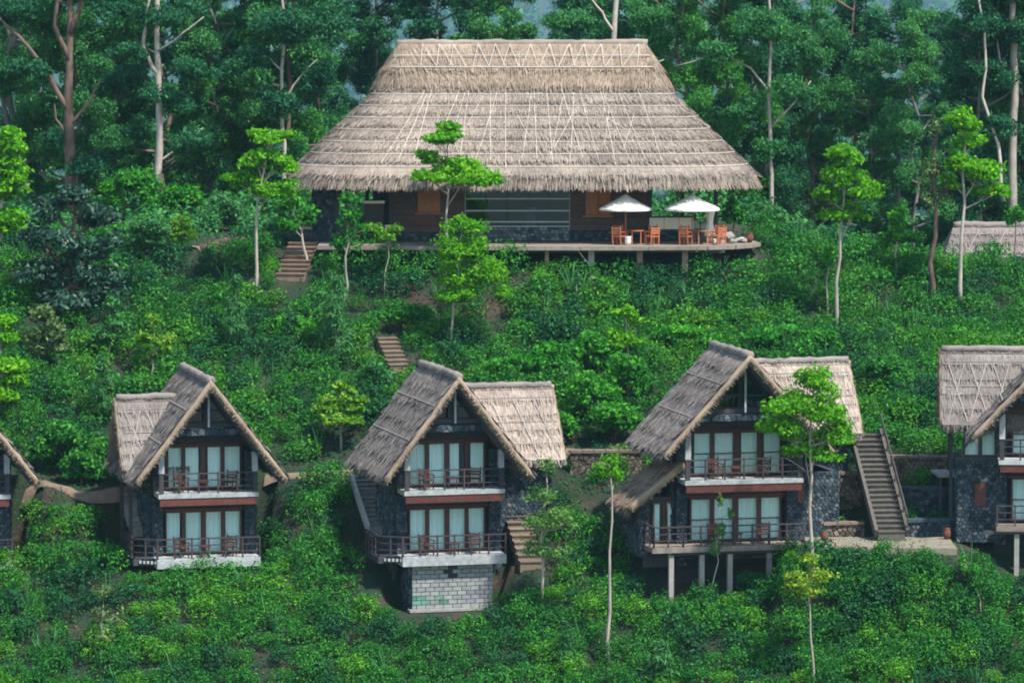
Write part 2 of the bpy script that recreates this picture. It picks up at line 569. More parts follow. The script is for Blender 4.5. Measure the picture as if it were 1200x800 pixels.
def path_strip(pts, width, label, mat='path', lift=0.05):
    mb = MB()
    P = []
    for a, b in zip(pts, pts[1:]):
        n = max(2, int((Vector(b) - Vector(a)).length / 0.5))
        P += [Vector(a).lerp(Vector(b), i / n) for i in range(n)]
    P.append(Vector(pts[-1]))
    rows = []
    for i, p in enumerate(P):
        d = (P[min(i + 1, len(P) - 1)] - P[max(i - 1, 0)]); d.z = 0; d.normalize()
        s = Vector((-d.y, d.x, 0))
        row = []
        for k in (-1.0, -.5, 0, .5, 1.0):
            q = p + s * (width / 2 * k * R.uniform(.9, 1.1))
            q.z = ground(q.x, q.y) * .4 + ground(p.x, p.y) * .6 + lift + (0.03 if abs(k) < .9 else -0.12)
            row.append(len(mb.v)); mb.v.append(tuple(q))
        rows.append(row)
        AVOID.append((p.x, p.y, width / 2 + 0.55)); AVOID.append((p.x, p.y - .9, .55))
    for a, b in zip(rows, rows[1:]):
        for k in range(4):
            mb.f.append((a[k], b[k], b[k + 1], a[k + 1]))
    tag(mb.build('path', M[mat], smooth=True), label, kind='structure')


path_strip([hit(30, 583), hit(90, 580), hit(160, 575)], 0.7, 'narrow earth path leading left from the small left chalet')
path_strip([hit(312, 560), hit(360, 556), hit(412, 551)], 0.8, 'narrow earth path joining the left and middle chalets')
path_strip([hit(655, 529), hit(700, 527), hit(775, 523)], 0.7, 'narrow earth path joining the middle and large chalets')
path_strip([hit(225, 292), hit(262, 284), hit(320, 277), hit(380, 276)], 0.9, 'earth path along the bank left of the hall')

# ------------------------------------------------------------------ thatch
def blades(P0, D, Nrm, L, W, rng):
    """straw blades (triangular strips, quads): start P0, direction D, surface normal Nrm"""
    n = len(P0)
    side = unit(np.cross(D, Nrm))
    l = (L * rng.uniform(.5, 1.3, n))[:, None]
    w = (W * rng.uniform(.6, 1.4, n))[:, None]
    v = np.empty((n, 4, 3))
    v[:, 0] = P0 - side * w * .5
    v[:, 1] = P0 + side * w * .5
    v[:, 2] = P0 + D * l + side * w * .25 + Nrm * rng.uniform(.0, .035, n)[:, None]
    v[:, 3] = P0 + D * l - side * w * .25 + Nrm * rng.uniform(.0, .035, n)[:, None]
    return v.reshape(-1, 3)


def thatch_slope(root, o, U, V, nrm, Lu, Lv, mat, courses, seed, skew=0.0, thick=0.26, rods=None, fringe=True, clip=None, dens=90, shade=None):
    """one roof slope: o = eave corner, U along the eave, V up the slope (unit), Lu x Lv metres.
    clip(u, v) -> bool array keeps straw inside a cut outline"""
    o = np.array(o, float); U = np.array(U, float); V = np.array(V, float); nrm = np.array(nrm, float)
    rng = np.random.default_rng(seed)
    mb = MB()
    nu = max(6, int(Lu / 0.35))
    hv = Lv / courses
    lowj = [rng.uniform(-.05, .05, nu + 1) for _ in range(courses)]
    for c in range(courses):
        v0 = c * hv; v1 = min(Lv, (c + 1) * hv + 0.06)
        A, B, C = [], [], []
        for i in range(nu + 1):
            u = Lu * i / nu
            b = o + U * (u + skew * v0)
            t = o + U * (u + skew * v1)
            lo = b + V * (v0 + lowj[c][i] - 0.05)
            A.append(len(mb.v)); mb.v.append(tuple(lo + nrm * (0.10 + rng.uniform(-.02, .02))))
            B.append(len(mb.v)); mb.v.append(tuple(t + V * v1 + nrm * 0.01))
            C.append(len(mb.v)); mb.v.append(tuple(lo - nrm * (0.0 if c else thick)))
        for i in range(nu):
            mb.f.append((A[i], A[i + 1], B[i + 1], B[i]))
            mb.f.append((C[i], C[i + 1], A[i + 1], A[i]))
    # underside and ends
    q = [o - nrm * thick, o + U * Lu - nrm * thick, o + U * (Lu + skew * Lv) + V * Lv - nrm * thick, o + U * skew * Lv + V * Lv - nrm * thick]
    mb.quad(q[3], q[2], q[1], q[0])
    for a, b in ((0, 3), (2, 1)):
        mb.quad(q[a], q[b], q[b] + nrm * (thick + .02), q[a] + nrm * (thick + .02))
    sl = mb.build('thatch_slope', mat, root)
    n = int(Lu * Lv * dens)
    u = rng.uniform(0, Lu, n); v = rng.uniform(0.25, Lv, n)
    # straw ends gather at the course lines
    k = rng.uniform(size=n) < 0.45
    v = np.where(k, np.minimum(np.floor(v / hv) * hv + rng.uniform(.15, .4, n), Lv), v)
    fr = (v % hv) / hv
    P0 = o + U * (u + skew * v)[:, None] + V * v[:, None] + nrm * (0.11 - 0.09 * fr + rng.uniform(0, .03, n))[:, None]
    D = unit(-V + U * rng.normal(0, .09, n)[:, None])
    bl = [blades(P0, D, np.tile(nrm, (n, 1)), 0.45, 0.034, rng)]
    if fringe:
        n2 = int(Lu * 130)
        u = rng.uniform(0, Lu, n2)
        P1 = o + U * u[:, None] + V * rng.uniform(-.03, .2, n2)[:, None] + nrm * rng.uniform(-thick, .1, n2)[:, None]
        D1 = unit(-V * .8 + np.array((0, 0, -.5)) + U * rng.normal(0, .15, n2)[:, None])
        bl.append(blades(P1, D1, np.tile(nrm, (n2, 1)), 0.32, 0.032, rng))
    link('straw', poly_mesh('straw', np.concatenate(bl), 4, mat), sl, 'stuff')
    for (u0, v0, u1, v1) in (rods or []):
        a = o + U * (u0 + skew * v0) + V * v0 + nrm * 0.125
        b = o + U * (u1 + skew * v1) + V * v1 + nrm * 0.125
        bar('binding_rod', M['rod_g'], a, b, 0.035, 0.03, sl)
    return sl


def roll(root, pts, r, seed, name='verge_roll', mat=None):
    """a thick rounded straw edge along pts with loose ends"""
    rng = np.random.default_rng(seed)
    mb = MB()
    P = []
    for a, b in zip(pts, pts[1:]):
        n = max(3, int((Vector(b) - Vector(a)).length / 0.3))
        P += [Vector(a).lerp(Vector(b), i / n) for i in range(n)]
    P.append(Vector(pts[-1]))
    Q = [p + Vector(rng.normal(0, r * .10, 3)) for p in P]
    mb.tube(Q, [r * rng.uniform(.88, 1.12) for _ in Q], 9)
    o = mb.build(name, mat or M['straw'], root, smooth=True)
    n = int(len(P) * 26)
    k = rng.integers(0, len(P) - 1, n)
    A = np.array(P)[k]; B = np.array(P)[k + 1]
    t = rng.uniform(0, 1, (n, 1))
    d = unit(B - A)
    rr = unit(np.cross(d, rng.normal(size=(n, 3))))
    p0 = A + (B - A) * t + rr * r * .92
    D = unit(d * rng.choice([-1, 1], (n, 1)) * 0.6 + rr * .25 + np.array((0, 0, -.7)))
    link('straw', poly_mesh('straw', blades(p0, D, rr, 0.14, 0.03, rng), 4, mat or M['straw']), o, 'stuff')
    return o


# ------------------------------------------------------------------ stone facing
def stone_face(root, name, o, U, W, H, nrm, size=0.3, mat='stone', seed=0, backing=0.25, batter=0.0):
    """irregular rubble stones standing proud of a mortar backing; o = lower corner, U horizontal unit"""
    rng = random.Random(seed)
    size = size * .74
    o = Vector(o); U = Vector(U); nrm = Vector(nrm); Z = Vector((0, 0, 1))
    mb = MB()
    c = o + U * W / 2 + Z * H / 2 - nrm * (backing / 2)
    rot = Matrix((U, nrm, Z)).transposed()
    mb.box(c, (W, backing, H), rot)
    wall = mb.build(name, M['mortar'], root)
    st = MB()
    # irregular cells of a jittered grid, each a separate proud stone
    nc = max(1, int(W / (size * 1.05) + .5)); nr = max(1, int(H / (size * .8) + .5))
    sx, sz = W / nc, H / nr
    pts = {}
    for j in range(-2, nr + 2):
        for i in range(-2, nc + 2):
            pts[i, j] = ((i + .5 + (j % 2) * .5 - .25 + rng.uniform(-.36, .36)) * sx, (j + .5 + rng.uniform(-.34, .34)) * sz)
    for j in range(-1, nr + 1):
        for i in range(-1, nc + 1):
            c = pts[i, j]
            poly = [(0, 0), (W, 0), (W, H), (0, H)]
            for dj in (-2, -1, 0, 1, 2):
                for di in (-2, -1, 0, 1, 2):
                    q = pts.get((i + di, j + dj))
                    if q is None or (di == 0 and dj == 0): continue
                    nxv, nzv = q[0] - c[0], q[1] - c[1]
                    k = (q[0] ** 2 + q[1] ** 2 - c[0] ** 2 - c[1] ** 2) / 2 - .010 * math.hypot(nxv, nzv)
                    out = []
                    for a_, b_ in zip(poly, poly[1:] + poly[:1]):
                        da = a_[0] * nxv + a_[1] * nzv - k; db = b_[0] * nxv + b_[1] * nzv - k
                        if da <= 0: out.append(a_)
                        if da * db < 0:
                            t = da / (da - db); out.append((a_[0] + (b_[0] - a_[0]) * t, a_[1] + (b_[1] - a_[1]) * t))
                    poly = out
                    if len(poly) < 3: break
                if len(poly) < 3: break
            if len(poly) < 3: continue
            mx = sum(q[0] for q in poly) / len(poly); mz = sum(q[1] for q in poly) / len(poly)
            dp = rng.uniform(.015, .07); tx = rng.uniform(-.12, .12); tz = rng.uniform(-.12, .12)
            n = len(poly); b0 = len(st.v)
            for (u_, v_) in poly: st.v.append(tuple(o + U * u_ + Z * v_ + nrm * .001))
            for (u_, v_) in poly:
                st.v.append(tuple(o + U * (u_ + (mx - u_) * .2) + Z * (v_ + (mz - v_) * .2) + nrm * (dp + (u_ - mx) * tx + (v_ - mz) * tz)))
            for k in range(n): st.f.append((b0 + k, b0 + (k + 1) % n, b0 + n + (k + 1) % n, b0 + n + k))
            st.f.append(tuple(range(b0 + n, b0 + 2 * n)))
    st.build('stonework', M[mat], wall, 'stuff')
    return wall


# ------------------------------------------------------------------ shared window meshes
_win = {}


def window(root, c, w, h, midrail=True, glass='glass', frame='frame', rz=0.0, drawn=None):
    """frame with a pane and a drawn curtain behind; c = bottom centre, in the root's space, facing local -y"""
    drawn = R.choice((1.0, 1.0, 1.0, 1.0, .65, -.78, -.88, .85)) if drawn is None else drawn
    key = (round(w, 2), round(h, 2), midrail, glass, frame, drawn)
    if key not in _win:
        t = 0.075
        f = MB()
        f.box((-w / 2 + t / 2, 0, h / 2), (t, .09, h)); f.box((w / 2 - t / 2, 0, h / 2), (t, .09, h))
        f.box((0, 0, t / 2), (w - 2 * t, .088, t)); f.box((0, 0, h - t / 2), (w - 2 * t, .088, t))
        if midrail: f.box((0, .003, h * .5), (w - 2 * t, .07, .05))
        p = MB(); p.box((0, .02, h / 2), (w - 2 * t, .012, h - 2 * t))
        cu = MB(); n = 30
        prev = None
        for i in range(n + 1):
            x = (-w / 2 + .03 + (w - .06) * abs(drawn) * i / n) * (1 if drawn > 0 else -1)
            y = .16 + .028 * math.sin(i * 1.45) + .015 * math.sin(i * .6 + 1)
            a = len(cu.v); cu.v.append((x, y, 0.01)); cu.v.append((x, y * .6 + .06, h - .02))
            if prev is not None: cu.f.append((prev, a, a + 1, prev + 1))
            prev = a
        _win[key] = (f.mesh('window_frame', M[frame]), p.mesh('pane', M[glass]), cu.mesh('curtain', M['curtain'], True))
    fm, pm, cm = _win[key]
    f = link('window', fm, root); f.location = c; f.rotation_euler = (0, 0, rz)
    link('pane', pm, f)
    link('curtain', cm, f)
    return f


def railing(root, pts, h, posts, mids=2, mat='rail', w=0.07):
    """pts: polyline of the foot line; posts: spacing"""
    first = None
    for a, b in zip(pts, pts[1:]):
        a = Vector(a); b = Vector(b); up = Vector((0, 0, h))
        top = bar('railing', M[mat], a + up, b + up, w + .02, .06, root)
        for k in range(mids):
            z = h * (k + 1) / (mids + 1)
            bar('rail', M[mat], a + Vector((0, 0, z)), b + Vector((0, 0, z)), .035, .045, root)
        n = max(1, round((b - a).length / posts))
        for i in range(n + 1):
            p = a.lerp(b, i / n)
            piece('railing_post', M[mat], p + Vector((0, 0, h * .52)), (w, w, h * 1.04 + .02), root)


def place(o, root):
    """world position for something that stands at local point o of a rotated root"""
    a = root.rotation_euler.z
    return Vector((root.location.x + o[0] * math.cos(a) - o[1] * math.sin(a),
                   root.location.y + o[0] * math.sin(a) + o[1] * math.cos(a), root.location.z + o[2]))


def chair(loc, rz, mat, label, group):
    t = thing('chair', label, 'chair', loc, rz, group)
    m = M[mat]
    piece('seat', m, (0, 0, .43), (.52, .5, .05), t)
    for sx in (-.235, .235):
        piece('leg', m, (sx, -.22, .203), (.05, .05, .405), t)
        bar('leg', m, (sx, .22, .0), (sx, .30, .95), .05, .05, t)
        piece('armrest', m, (sx * 1.12, 0.0, .66), (.06, .54, .035), t)
        piece('arm_support', m, (sx * 1.12, -.2, .55), (.04, .04, .19), t)
    for k, z in enumerate((.6, .72, .84)):
        piece('back_slat', m, (0, .255 + (z - .5) * .1, z), (.42, .022, .08), t)
    return t


def table(loc, mat, label, group, r=.3, h=.5):
    t = thing('table', label, 'table', loc, 0, group)
    mb = MB()
    mb.tube([(0, 0, h - .04), (0, 0, h)], [r, r], 14)
    mb.build('table_top', M[mat], t)
    for sx in (-1, 1):
        for sy in (-1, 1):
            piece('leg', M[mat], (sx * r * .6, sy * r * .6, (h - .04) / 2), (.05, .05, h - .04), t)
    return t


def steps(name, label, top, bot, width, n, mat, side=None, depth=0.5, rail=None, group=None):
    """a flight of n steps between two world points; each step is a block of its own"""
    top = Vector(top); bot = Vector(bot)
    h = Vector((top.x - bot.x, top.y - bot.y, 0)); run = h.length; d = h.normalized()
    rz = math.atan2(d.y, d.x) - math.pi / 2
    t = thing(name, label, 'stairs', bot, rz, group)
    rise = (top.z - bot.z) / n; tread = run / n
    for i in range(n):
        wj = width * R.uniform(.96, 1.02)
        piece('step', M[mat], (R.uniform(-.02, .02), tread * (i + .5) + depth * .25, rise * (i + 1) - (rise + .25) / 2), (wj, tread + depth * .5, rise + .25 - .004 * (i % 2)), t,
              (0, 0, R.uniform(-.01, .01)))
        piece('tread', M[mat], (0, tread * (i + .5) - .03, rise * (i + 1) + .012), (wj + .04, tread + .05, .05), t)
        p = place((0, tread * (i + .5), 0), t)
        AVOID.append((p.x, p.y, width / 2 + .45)); AVOID.append((p.x, p.y - 1.0, width / 2 + .3))
    for s in (-1, 1):
        if side:
            bar('stringer', M[side], (s * (width / 2 + .09), 0, .12), (s * (width / 2 + .09), run, top.z - bot.z + .12), .15, .42, t)
        if rail and s in rail:
            x = s * (width / 2 + .1)
            bar('handrail', M['rail'], (x, 0, .95), (x, run, top.z - bot.z + .95), .07, .07, t)
            for i in range(0, n + 1, 3):
                piece('railing_post', M['rail'], (x, run * i / n, (top.z - bot.z) * i / n + .47), (.06, .06, 1.0), t)
    return t

# ------------------------------------------------------------------ chalets
def chalet(key, label, wing=None, wing_len=3.9, wing_z=(7.1, 4.0), wing_y=4.6, ridge=7.2, base='open', lower_side_deck=False, apex=8.2, seed=1, eave=3.75, beam='white'):
    c = CH[key]
    hw, rw = c['hw'], c['rw']
    r = thing('chalet', label, 'chalet', c['loc'], c['rz'], 'thatched stone chalets on the tea slope')
    F2 = 3.0
    slope = (apex - eave) / rw
    rz_at = lambda x: apex - abs(x) * slope          # roof surface height above a local x
    bd = 1.35                                   # balcony depth
    # --- floors and beams
    piece('deck', M['white'] if base != 'posts' else M['deck'], (0, bd / 2, -.21 if base != 'posts' else -.12), (2 * hw + .5, bd, .42 if base != 'posts' else .24), r)
    piece('balcony_floor', M['white'], (0, bd / 2 - .02, F2 - .1), (2 * hw + .34, bd, .2), r)
    piece('balcony_beam', M['timber_red'], (0, .10, F2 - .38), (2 * hw + .2, .16, .34), r)
    piece('ceiling', M['timber'], (0, bd / 2 + .1, F2 - .26), (2 * hw - .3, bd - .25, .1), r)
    # --- stone piers at the front corners, up to the roof plate
    for s in (-1, 1):
        x0 = s * hw - .24
        p = stone_face(r, 'stone_pier', (x0, bd - .15, -.42 if base != 'posts' else -1.0), (1, 0, 0), .48, 3.1 if base != 'posts' else 3.7, (0, -1, 0), .2, seed=seed * 10 + s + 1, backing=.5)
        stone_face(r, 'stone_pier', (x0, bd - .15, F2), (1, 0, 0), .48, rz_at(hw + .24) - .4 - F2, (0, -1, 0), .2, seed=seed * 10 + s + 4, backing=.5)
        wz = rz_at(hw + .15) - .42
        piece('white_post', M['white'], (s * (hw + .02), .12, (F2 + .96 + wz) / 2), (.26, .2, wz - F2 - .96), r)
        piece('post_foot', M['timber'], (s * (hw + .02), .12, F2 + .49), (.2, .18, .94), r)
    # --- window walls
    for z0 in (0.0, F2):
        ww = .74 * hw / 2.15
        for x in (-1.36, -.47, .47, 1.36):
            window(r, (x * hw / 2.15, bd + .1, z0 + .05), ww + .12, 2.0, midrail=(hw > 2.4))
        for x in (-.915, 0, .915):
            piece('mullion', M['frame'], (x * hw / 2.15, bd + .11, z0 + 1.03), (.89 * hw / 2.15 - ww - .12 + (.05 if x else .1), .12, 2.04), r)
        piece('lintel', M['frame'], (0, bd + .09, z0 + 2.11), (2 * hw - .3, .14, .12), r)
        piece('lintel_wall', M['timber'], (0, bd + .16, z0 + 2.42), (2 * hw - .3, .1, .55), r)
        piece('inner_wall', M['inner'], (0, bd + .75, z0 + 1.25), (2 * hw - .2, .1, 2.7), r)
    # --- front plate beam, gable
    pbw = (apex - .5 - F2 - 2.95) / slope
    stone_face(r, 'plate_beam', (-pbw, .02, F2 + 2.66), (1, 0, 0), 2 * pbw, .3, (0, -1, 0), .34, mat='stone', seed=seed + 70, backing=.3)
    gz = F2 + 3.05
    gw = (apex - .42 - gz) / slope
    gb = MB(); gb.prism([(-gw, .75, gz), (gw, .75, gz), (0, .75, apex - .42)], (0, .1, 0)); gb.build('gable_wall', M['timber'], r)
    for s in (-1, 1):
        g = MB(); gw2 = gw - .35
        g.prism([(s * .09, .66, gz + .2), (s * gw2 * .92, .66, gz + .2), (s * .09, .66, gz + .2 + gw2 * .92 * slope)][::s], (0, .02, 0))
        g.build('gable_pane', M['dark_glass'], r)
        bar('gable_frame', M['timber'], (s * .06, .6, gz + .7), (s * (gw - .75), .6, gz + .7), .07, .09, r)
        bar('rafter', M['timber'], (s * (rw - .25), -.25, eave + .12 - .35), (s * .02, -.25, apex - .45), .12, .16, r)
        wp = rz_at(hw + .6) - .5
        bar('wall_plate', M['timber'], (s * (hw + .6), -.3, wp), (s * (hw + .6), 5.2, wp), .16, .18, r)
    piece('king_post', M['white'], (0, -.1, (gz + apex - .6) / 2), (.085, .085, apex - .6 - gz), r)
    piece('collar_beam', M['timber'], (0, .3, gz + .05), (2 * gw - .3, .14, .2), r)
    # --- side and back walls of the body
    bw = hw + .36
    stone_face(r, 'side_wall', (-bw, 4.7, -.9), (0, -1, 0), 3.1, rz_at(bw) + .5, (-1, 0, 0), .26, seed=seed + 31)
    stone_face(r, 'side_wall', (bw, 1.6, -.9), (0, 1, 0), 3.1, rz_at(bw) + .5, (1, 0, 0), .26, seed=seed + 32)
    for s in (-1, 1):
        x0 = min(s * bw, s * (hw + .22)); x1 = max(s * bw, s * (hw + .22))
        stone_face(r, 'return_wall', (x0, 1.62, -1.2), (1, 0, 0), x1 - x0, rz_at(bw) + .8, (0, -1, 0), .22, seed=seed + 33 + s)
    piece('back_wall', M['mortar'], (0, 4.8, (rz_at(bw) - 1.3) / 2), (2 * bw, .2, rz_at(bw) + .3), r)
    # --- main roof: two thatched slopes, thick straw verges, ridge roll
    y0 = -.75; Lr = ridge
    for s in (-1, 1):
        e = np.array((s * rw, y0, eave)); t = np.array((0, y0, apex))
        V = unit(t - e); Lv = np.linalg.norm(t - e)
        nrm = unit(np.cross((0, 1, 0), V)) * (1 if s < 0 else 1)
        if nrm[2] < 0: nrm = -nrm
        k = Lr / 4
        rods = [(.05, Lv * .36, Lr - .1, Lv * .36), (.05, Lv * .70, Lr - .1, Lv * .70)]
        thatch_slope(r, e, (0, 1, 0), V, nrm, Lr, Lv, M['thatch_g'], 6, seed * 7 + s + 1, rods=rods)
        off = nrm * -.06
        roll(r, [tuple(e + off + np.array((0, -.05, -.1))), tuple(t + off + np.array((0, -.05, 0)))], .125, seed * 3 + s)
    roll(r, [(0, y0 - .05, apex + .03), (0, y0 + Lr, apex + .03)], .2, seed * 3 + 5, 'ridge_roll', M['thatch_g'])
    # --- cross wing
    if wing:
        s = -1 if wing == 'left' else 1
        az, ez = wing_z
        hd = (az - ez) * .72
        x_in = s * .6; x_out = s * wing_len
        for q in (-1, 1):
            e = np.array((min(x_in, x_out), wing_y + q * hd, ez)); t = np.array((min(x_in, x_out), wing_y, az))
            V = unit(t - e); Lv = np.linalg.norm(t - e)
            nrm = unit(np.cross(V, (1, 0, 0)))
            if nrm[2] < 0: nrm = -nrm
            Lu = abs(x_out - x_in)
            rods = [] if q > 0 else [(0.2, Lv * .2, Lu - .05, Lv * .2), (.2, Lv * .5, Lu - .05, Lv * .5), (.2, Lv * .82, Lu - .05, Lv * .82)]
            if q < 0:
                oend = 0.0 if s < 0 else Lu
                sg = 1 if s < 0 else -1
                for a in (0.25, 1.25, 2.3):
                    rods += [(oend + sg * a, .1, oend + sg * (a + .8), Lv * .8), (oend + sg * (a + .9), .1, oend + sg * (a + .05), Lv * .8)]
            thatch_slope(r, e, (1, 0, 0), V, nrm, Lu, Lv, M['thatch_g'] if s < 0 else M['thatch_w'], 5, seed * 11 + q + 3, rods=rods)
            off = nrm * -.08
            roll(r, [tuple(e * 0 + np.array((x_out, wing_y + q * hd, ez)) + off), tuple(np.array((x_out, wing_y, az)) + off)], .12, seed * 5 + q)
        roll(r, [(x_in, wing_y, az + .02), (x_out, wing_y, az + .02)], .17, seed * 5 + 9, 'ridge_roll', M['thatch_g'])
        xe = x_out - s * .45
        if abs(xe) > bw + .3:
            xa, xb = sorted((s * bw, xe))
            if wing == 'right': stone_face(r, 'wing_wall', (xa, wing_y - hd + .75, -.6), (1, 0, 0), xb - xa, ez + .75, (0, -1, 0), .25, seed=seed + 55)
            mb = MB(); mb.prism([(xe, wing_y - hd + .8, ez), (xe, wing_y + hd - .8, ez), (xe, wing_y, az - .5)], (-s * .1, 0, 0)); mb.build('wing_gable', M['timber'], r)
            if wing == 'left':
                for q in (-1, 1): piece('wing_post', M['timber'], (xe, wing_y + q * (hd - .9), ez / 2 - .2), (.16, .16, ez + .6), r)
            if wing == 'right':
                stone_face(r, 'wing_side', (xe, wing_y - hd + .75, -.6), (0, 1, 0), 2 * hd - 1.5, ez + .75, (s, 0, 0), .25, seed=seed + 56)
    # --- railings
    railing(r, [(-hw - .1, .06, F2), (hw + .1, .06, F2)], .92, .88)
    railing(r, [(-hw - .22, .06, 0), (hw + .22, .06, 0)], .92, .85)
    if lower_side_deck:
        piece('side_deck', M['timber'], (-hw - .75, 1.9, -.16), (1.0, 2.6, .3), r)
        railing(r, [(-hw - .25, .08, 0), (-hw - 1.2, .75, 0), (-hw - 1.22, 3.2, 0)], .92, .7)
        for k in range(6):
            piece('joist_end', M['white'], (-hw - .3 - k * .16, .14 + k * .11, -.14), (.1, .1, .12), r)
    # --- below the deck
    if base == 'block':
        W = 2 * hw - .55
        x0 = -W / 2; n = 9; bh = .198
        piece('base_wall', M['mortar'], (0, .62, -1.5), (W - .02, .3, 2.1), r)
        for j in range(10):
            off = (j % 2) * .5
            for i in range(-1, n):
                a = max(0, (i + off) * W / n); b = min(W, (i + off + 1) * W / n)
                if b - a < .05: continue
                z = -.46 - bh * (j + .5)
                cxm = x0 + (a + b) / 2
                if j < 3 and -.35 < cxm < .2: continue
                m = M['greenpaint'] if (j in (7, 8) and (cxm < -1.25 or -.7 < cxm < -.3)) else (M['block_d'] if (j in (6, 7) and cxm > .75) else M['block'])
                piece('block', m, (cxm, .45 + R.uniform(-.012, .012), z), (b - a - .03, .12, bh - .028), r)
        piece('base_opening', M['black'], (-.08, .44, -.78), (.5, .04, .55), r)  # solid black panel painted for the shade inside the opening
        piece('base_ledge', M['concrete'], (0, .42, -2.5), (W + .3, .5, .12), r)
        stone_face(r, 'base_side', (-W / 2 - .01, 4.2, -2.6), (0, -1, 0), 3.6, 2.2, (-1, 0, 0), .3, seed=seed + 80)
        stone_face(r, 'base_side', (W / 2 + .01, .6, -2.6), (0, 1, 0), 3.6, 2.2, (1, 0, 0), .3, seed=seed + 81)
    elif base == 'open':
        for x in (-hw + .2, hw - .1):
            stone_face(r, 'base_pier', (x - .25, .55, -3.4), (1, 0, 0), .5, 3.0, (0, -1, 0), .24, seed=seed + 84, backing=.5)
        piece('base_wall', M['mortar'], (0, 1.7, -1.6), (2 * hw, .2, 2.4), r)
    elif base == 'posts':
        for x in (-3.35, -1.92, -.6, 1.25, hw + .2):
            if key == 'far_right' and x < -2.5: continue
            piece('deck_post', M['concrete'], (x, .25, -1.42), (.22, .22, 2.4), r)
        piece('deck_joist', M['timber'], (-.2, .22, -.31), (2 * hw + 1.2, .2, .14), r)
        piece('base_wall', M['mortar'], (0, 1.9, -1.5), (2 * hw + .6, .2, 2.4), r)
    return r


M['thatch_w'] = thatch_mat('wing_thatch_sunlit_tint', (0.15, 0.115, 0.095), (0.32, 0.26, 0.22), (0.55, 0.46, 0.38))  # lit copy of the chalet thatch, warm sunlight put into its colour
M['block_d'] = plain('dark_block', (0.2, 0.21, 0.22), 0.9, 0.3, 5, 0.4)

c0 = chalet('far_left', 'stone chalet cut off by the left edge, only its roof tip and corner showing', seed=1)
c1 = chalet('left', 'small thatched chalet with thatch wing on its left, nearest the left edge in full view', wing='left', wing_len=3.65, wing_y=3.9, ridge=7.8, seed=2, lower_side_deck=True)
c2 = chalet('middle', 'thatched chalet standing on a pale grey block base', wing='right', wing_len=6.1, wing_z=(7.15, 3.9), wing_y=5.6, base='block', lower_side_deck=True, seed=3)
c3 = chalet('large', 'wide thatched chalet on concrete posts with a lean-to and a tree in front', wing='right', wing_len=6.7, wing_z=(7.75, 4.6), wing_y=6.0, base='posts', apex=8.65, eave=4.3, ridge=6.2, seed=4)
c4 = chalet('far_right', 'thatched chalet cut off by the right edge with stone side wing', wing='left', wing_len=5.3, wing_z=(7.7, 4.45), wing_y=3.6, base='posts', apex=8.4, eave=4.2, ridge=4.2, seed=5)

# extras of the wide chalet: lean-to on its left, deck extension, stone flank on its right
r = c3
hw = CH['large']['hw']
piece('side_deck', M['deck'], (-3.55, .8, -.12), (1.45, 1.6, .24), r)
railing(r, [(-4.2, .06, 0), (-hw - .25, .06, 0)], .92, .8)
railing(r, [(-4.2, .06, 0), (-4.2, 1.5, 0)], .92, .8)
for x in (-3.6, -2.98):
    window(r, (x, 1.5, .05), .56, 1.85, midrail=False)
piece('leanto_wall', M['timber'], (-3.4, 1.8, .5), (1.7, .1, 3.2), r)
stone_face(r, 'leanto_pier', (-4.45, 1.6, -.6), (1, 0, 0), .42, 2.4, (0, -1, 0), .24, seed=91)
stone_face(r, 'leanto_side', (-4.45, 4.6, -.6), (0, -1, 0), 3.0, 2.2, (-1, 0, 0), .28, seed=92)
e = np.array((-5.2, .7, 1.75)); t = np.array((-2.7, .7, 3.75)); V = unit(t - e); nn = unit(np.cross((0, 1, 0), V))
if nn[2] < 0: nn = -nn
thatch_slope(r, e, (0, 1, 0), V, nn, 3.4, float(np.linalg.norm(t - e)), M['straw'], 4, 77)
roll(r, [tuple(e - nn * .08), tuple(t - nn * .08)], .16, 78)
stone_face(r, 'flank_wall', (hw + .24, 1.3, -.9), (1, 0, 0), 2.0, 4.0, (0, -1, 0), .27, seed=93)
stone_face(r, 'flank_side', (hw + 2.24, 1.3, -.9), (0, 1, 0), 3.4, 4.0, (1, 0, 0), .27, seed=94)
piece('shutter', M['timber_red'], (hw + .42, 1.19, 2.2), (.34, .06, .85), r)
# extras of the chalet at the right edge: wing front with window and shutter
r = c4
hw = CH['far_right']['hw']
stone_face(r, 'wing_front', (-hw - 2.0, 1.25, -.9), (1, 0, 0), 1.85, 3.75, (0, -1, 0), .27, seed=95)
stone_face(r, 'wing_side', (-hw - 2.0, 4.8, -.9), (0, -1, 0), 3.5, 3.75, (-1, 0, 0), .27, seed=96)
piece('shutter', M['timber_red'], (-hw - .95, 1.14, 1.3), (.5, .08, 1.05), r)
piece('wing_beam', M['timber'], (-hw - 1.1, 1.3, 2.93), (1.9, .16, .16), r)
for x in (-hw - 1.35, -hw - .6):
    window(r, (x, 1.35, 3.02), .74, 1.25, midrail=False, frame='timber')
bar('roof_brace', M['timber'], (-hw - 1.9, 1.2, 3.1), (-hw - 1.1, 1.2, 4.3), .1, .1, r)

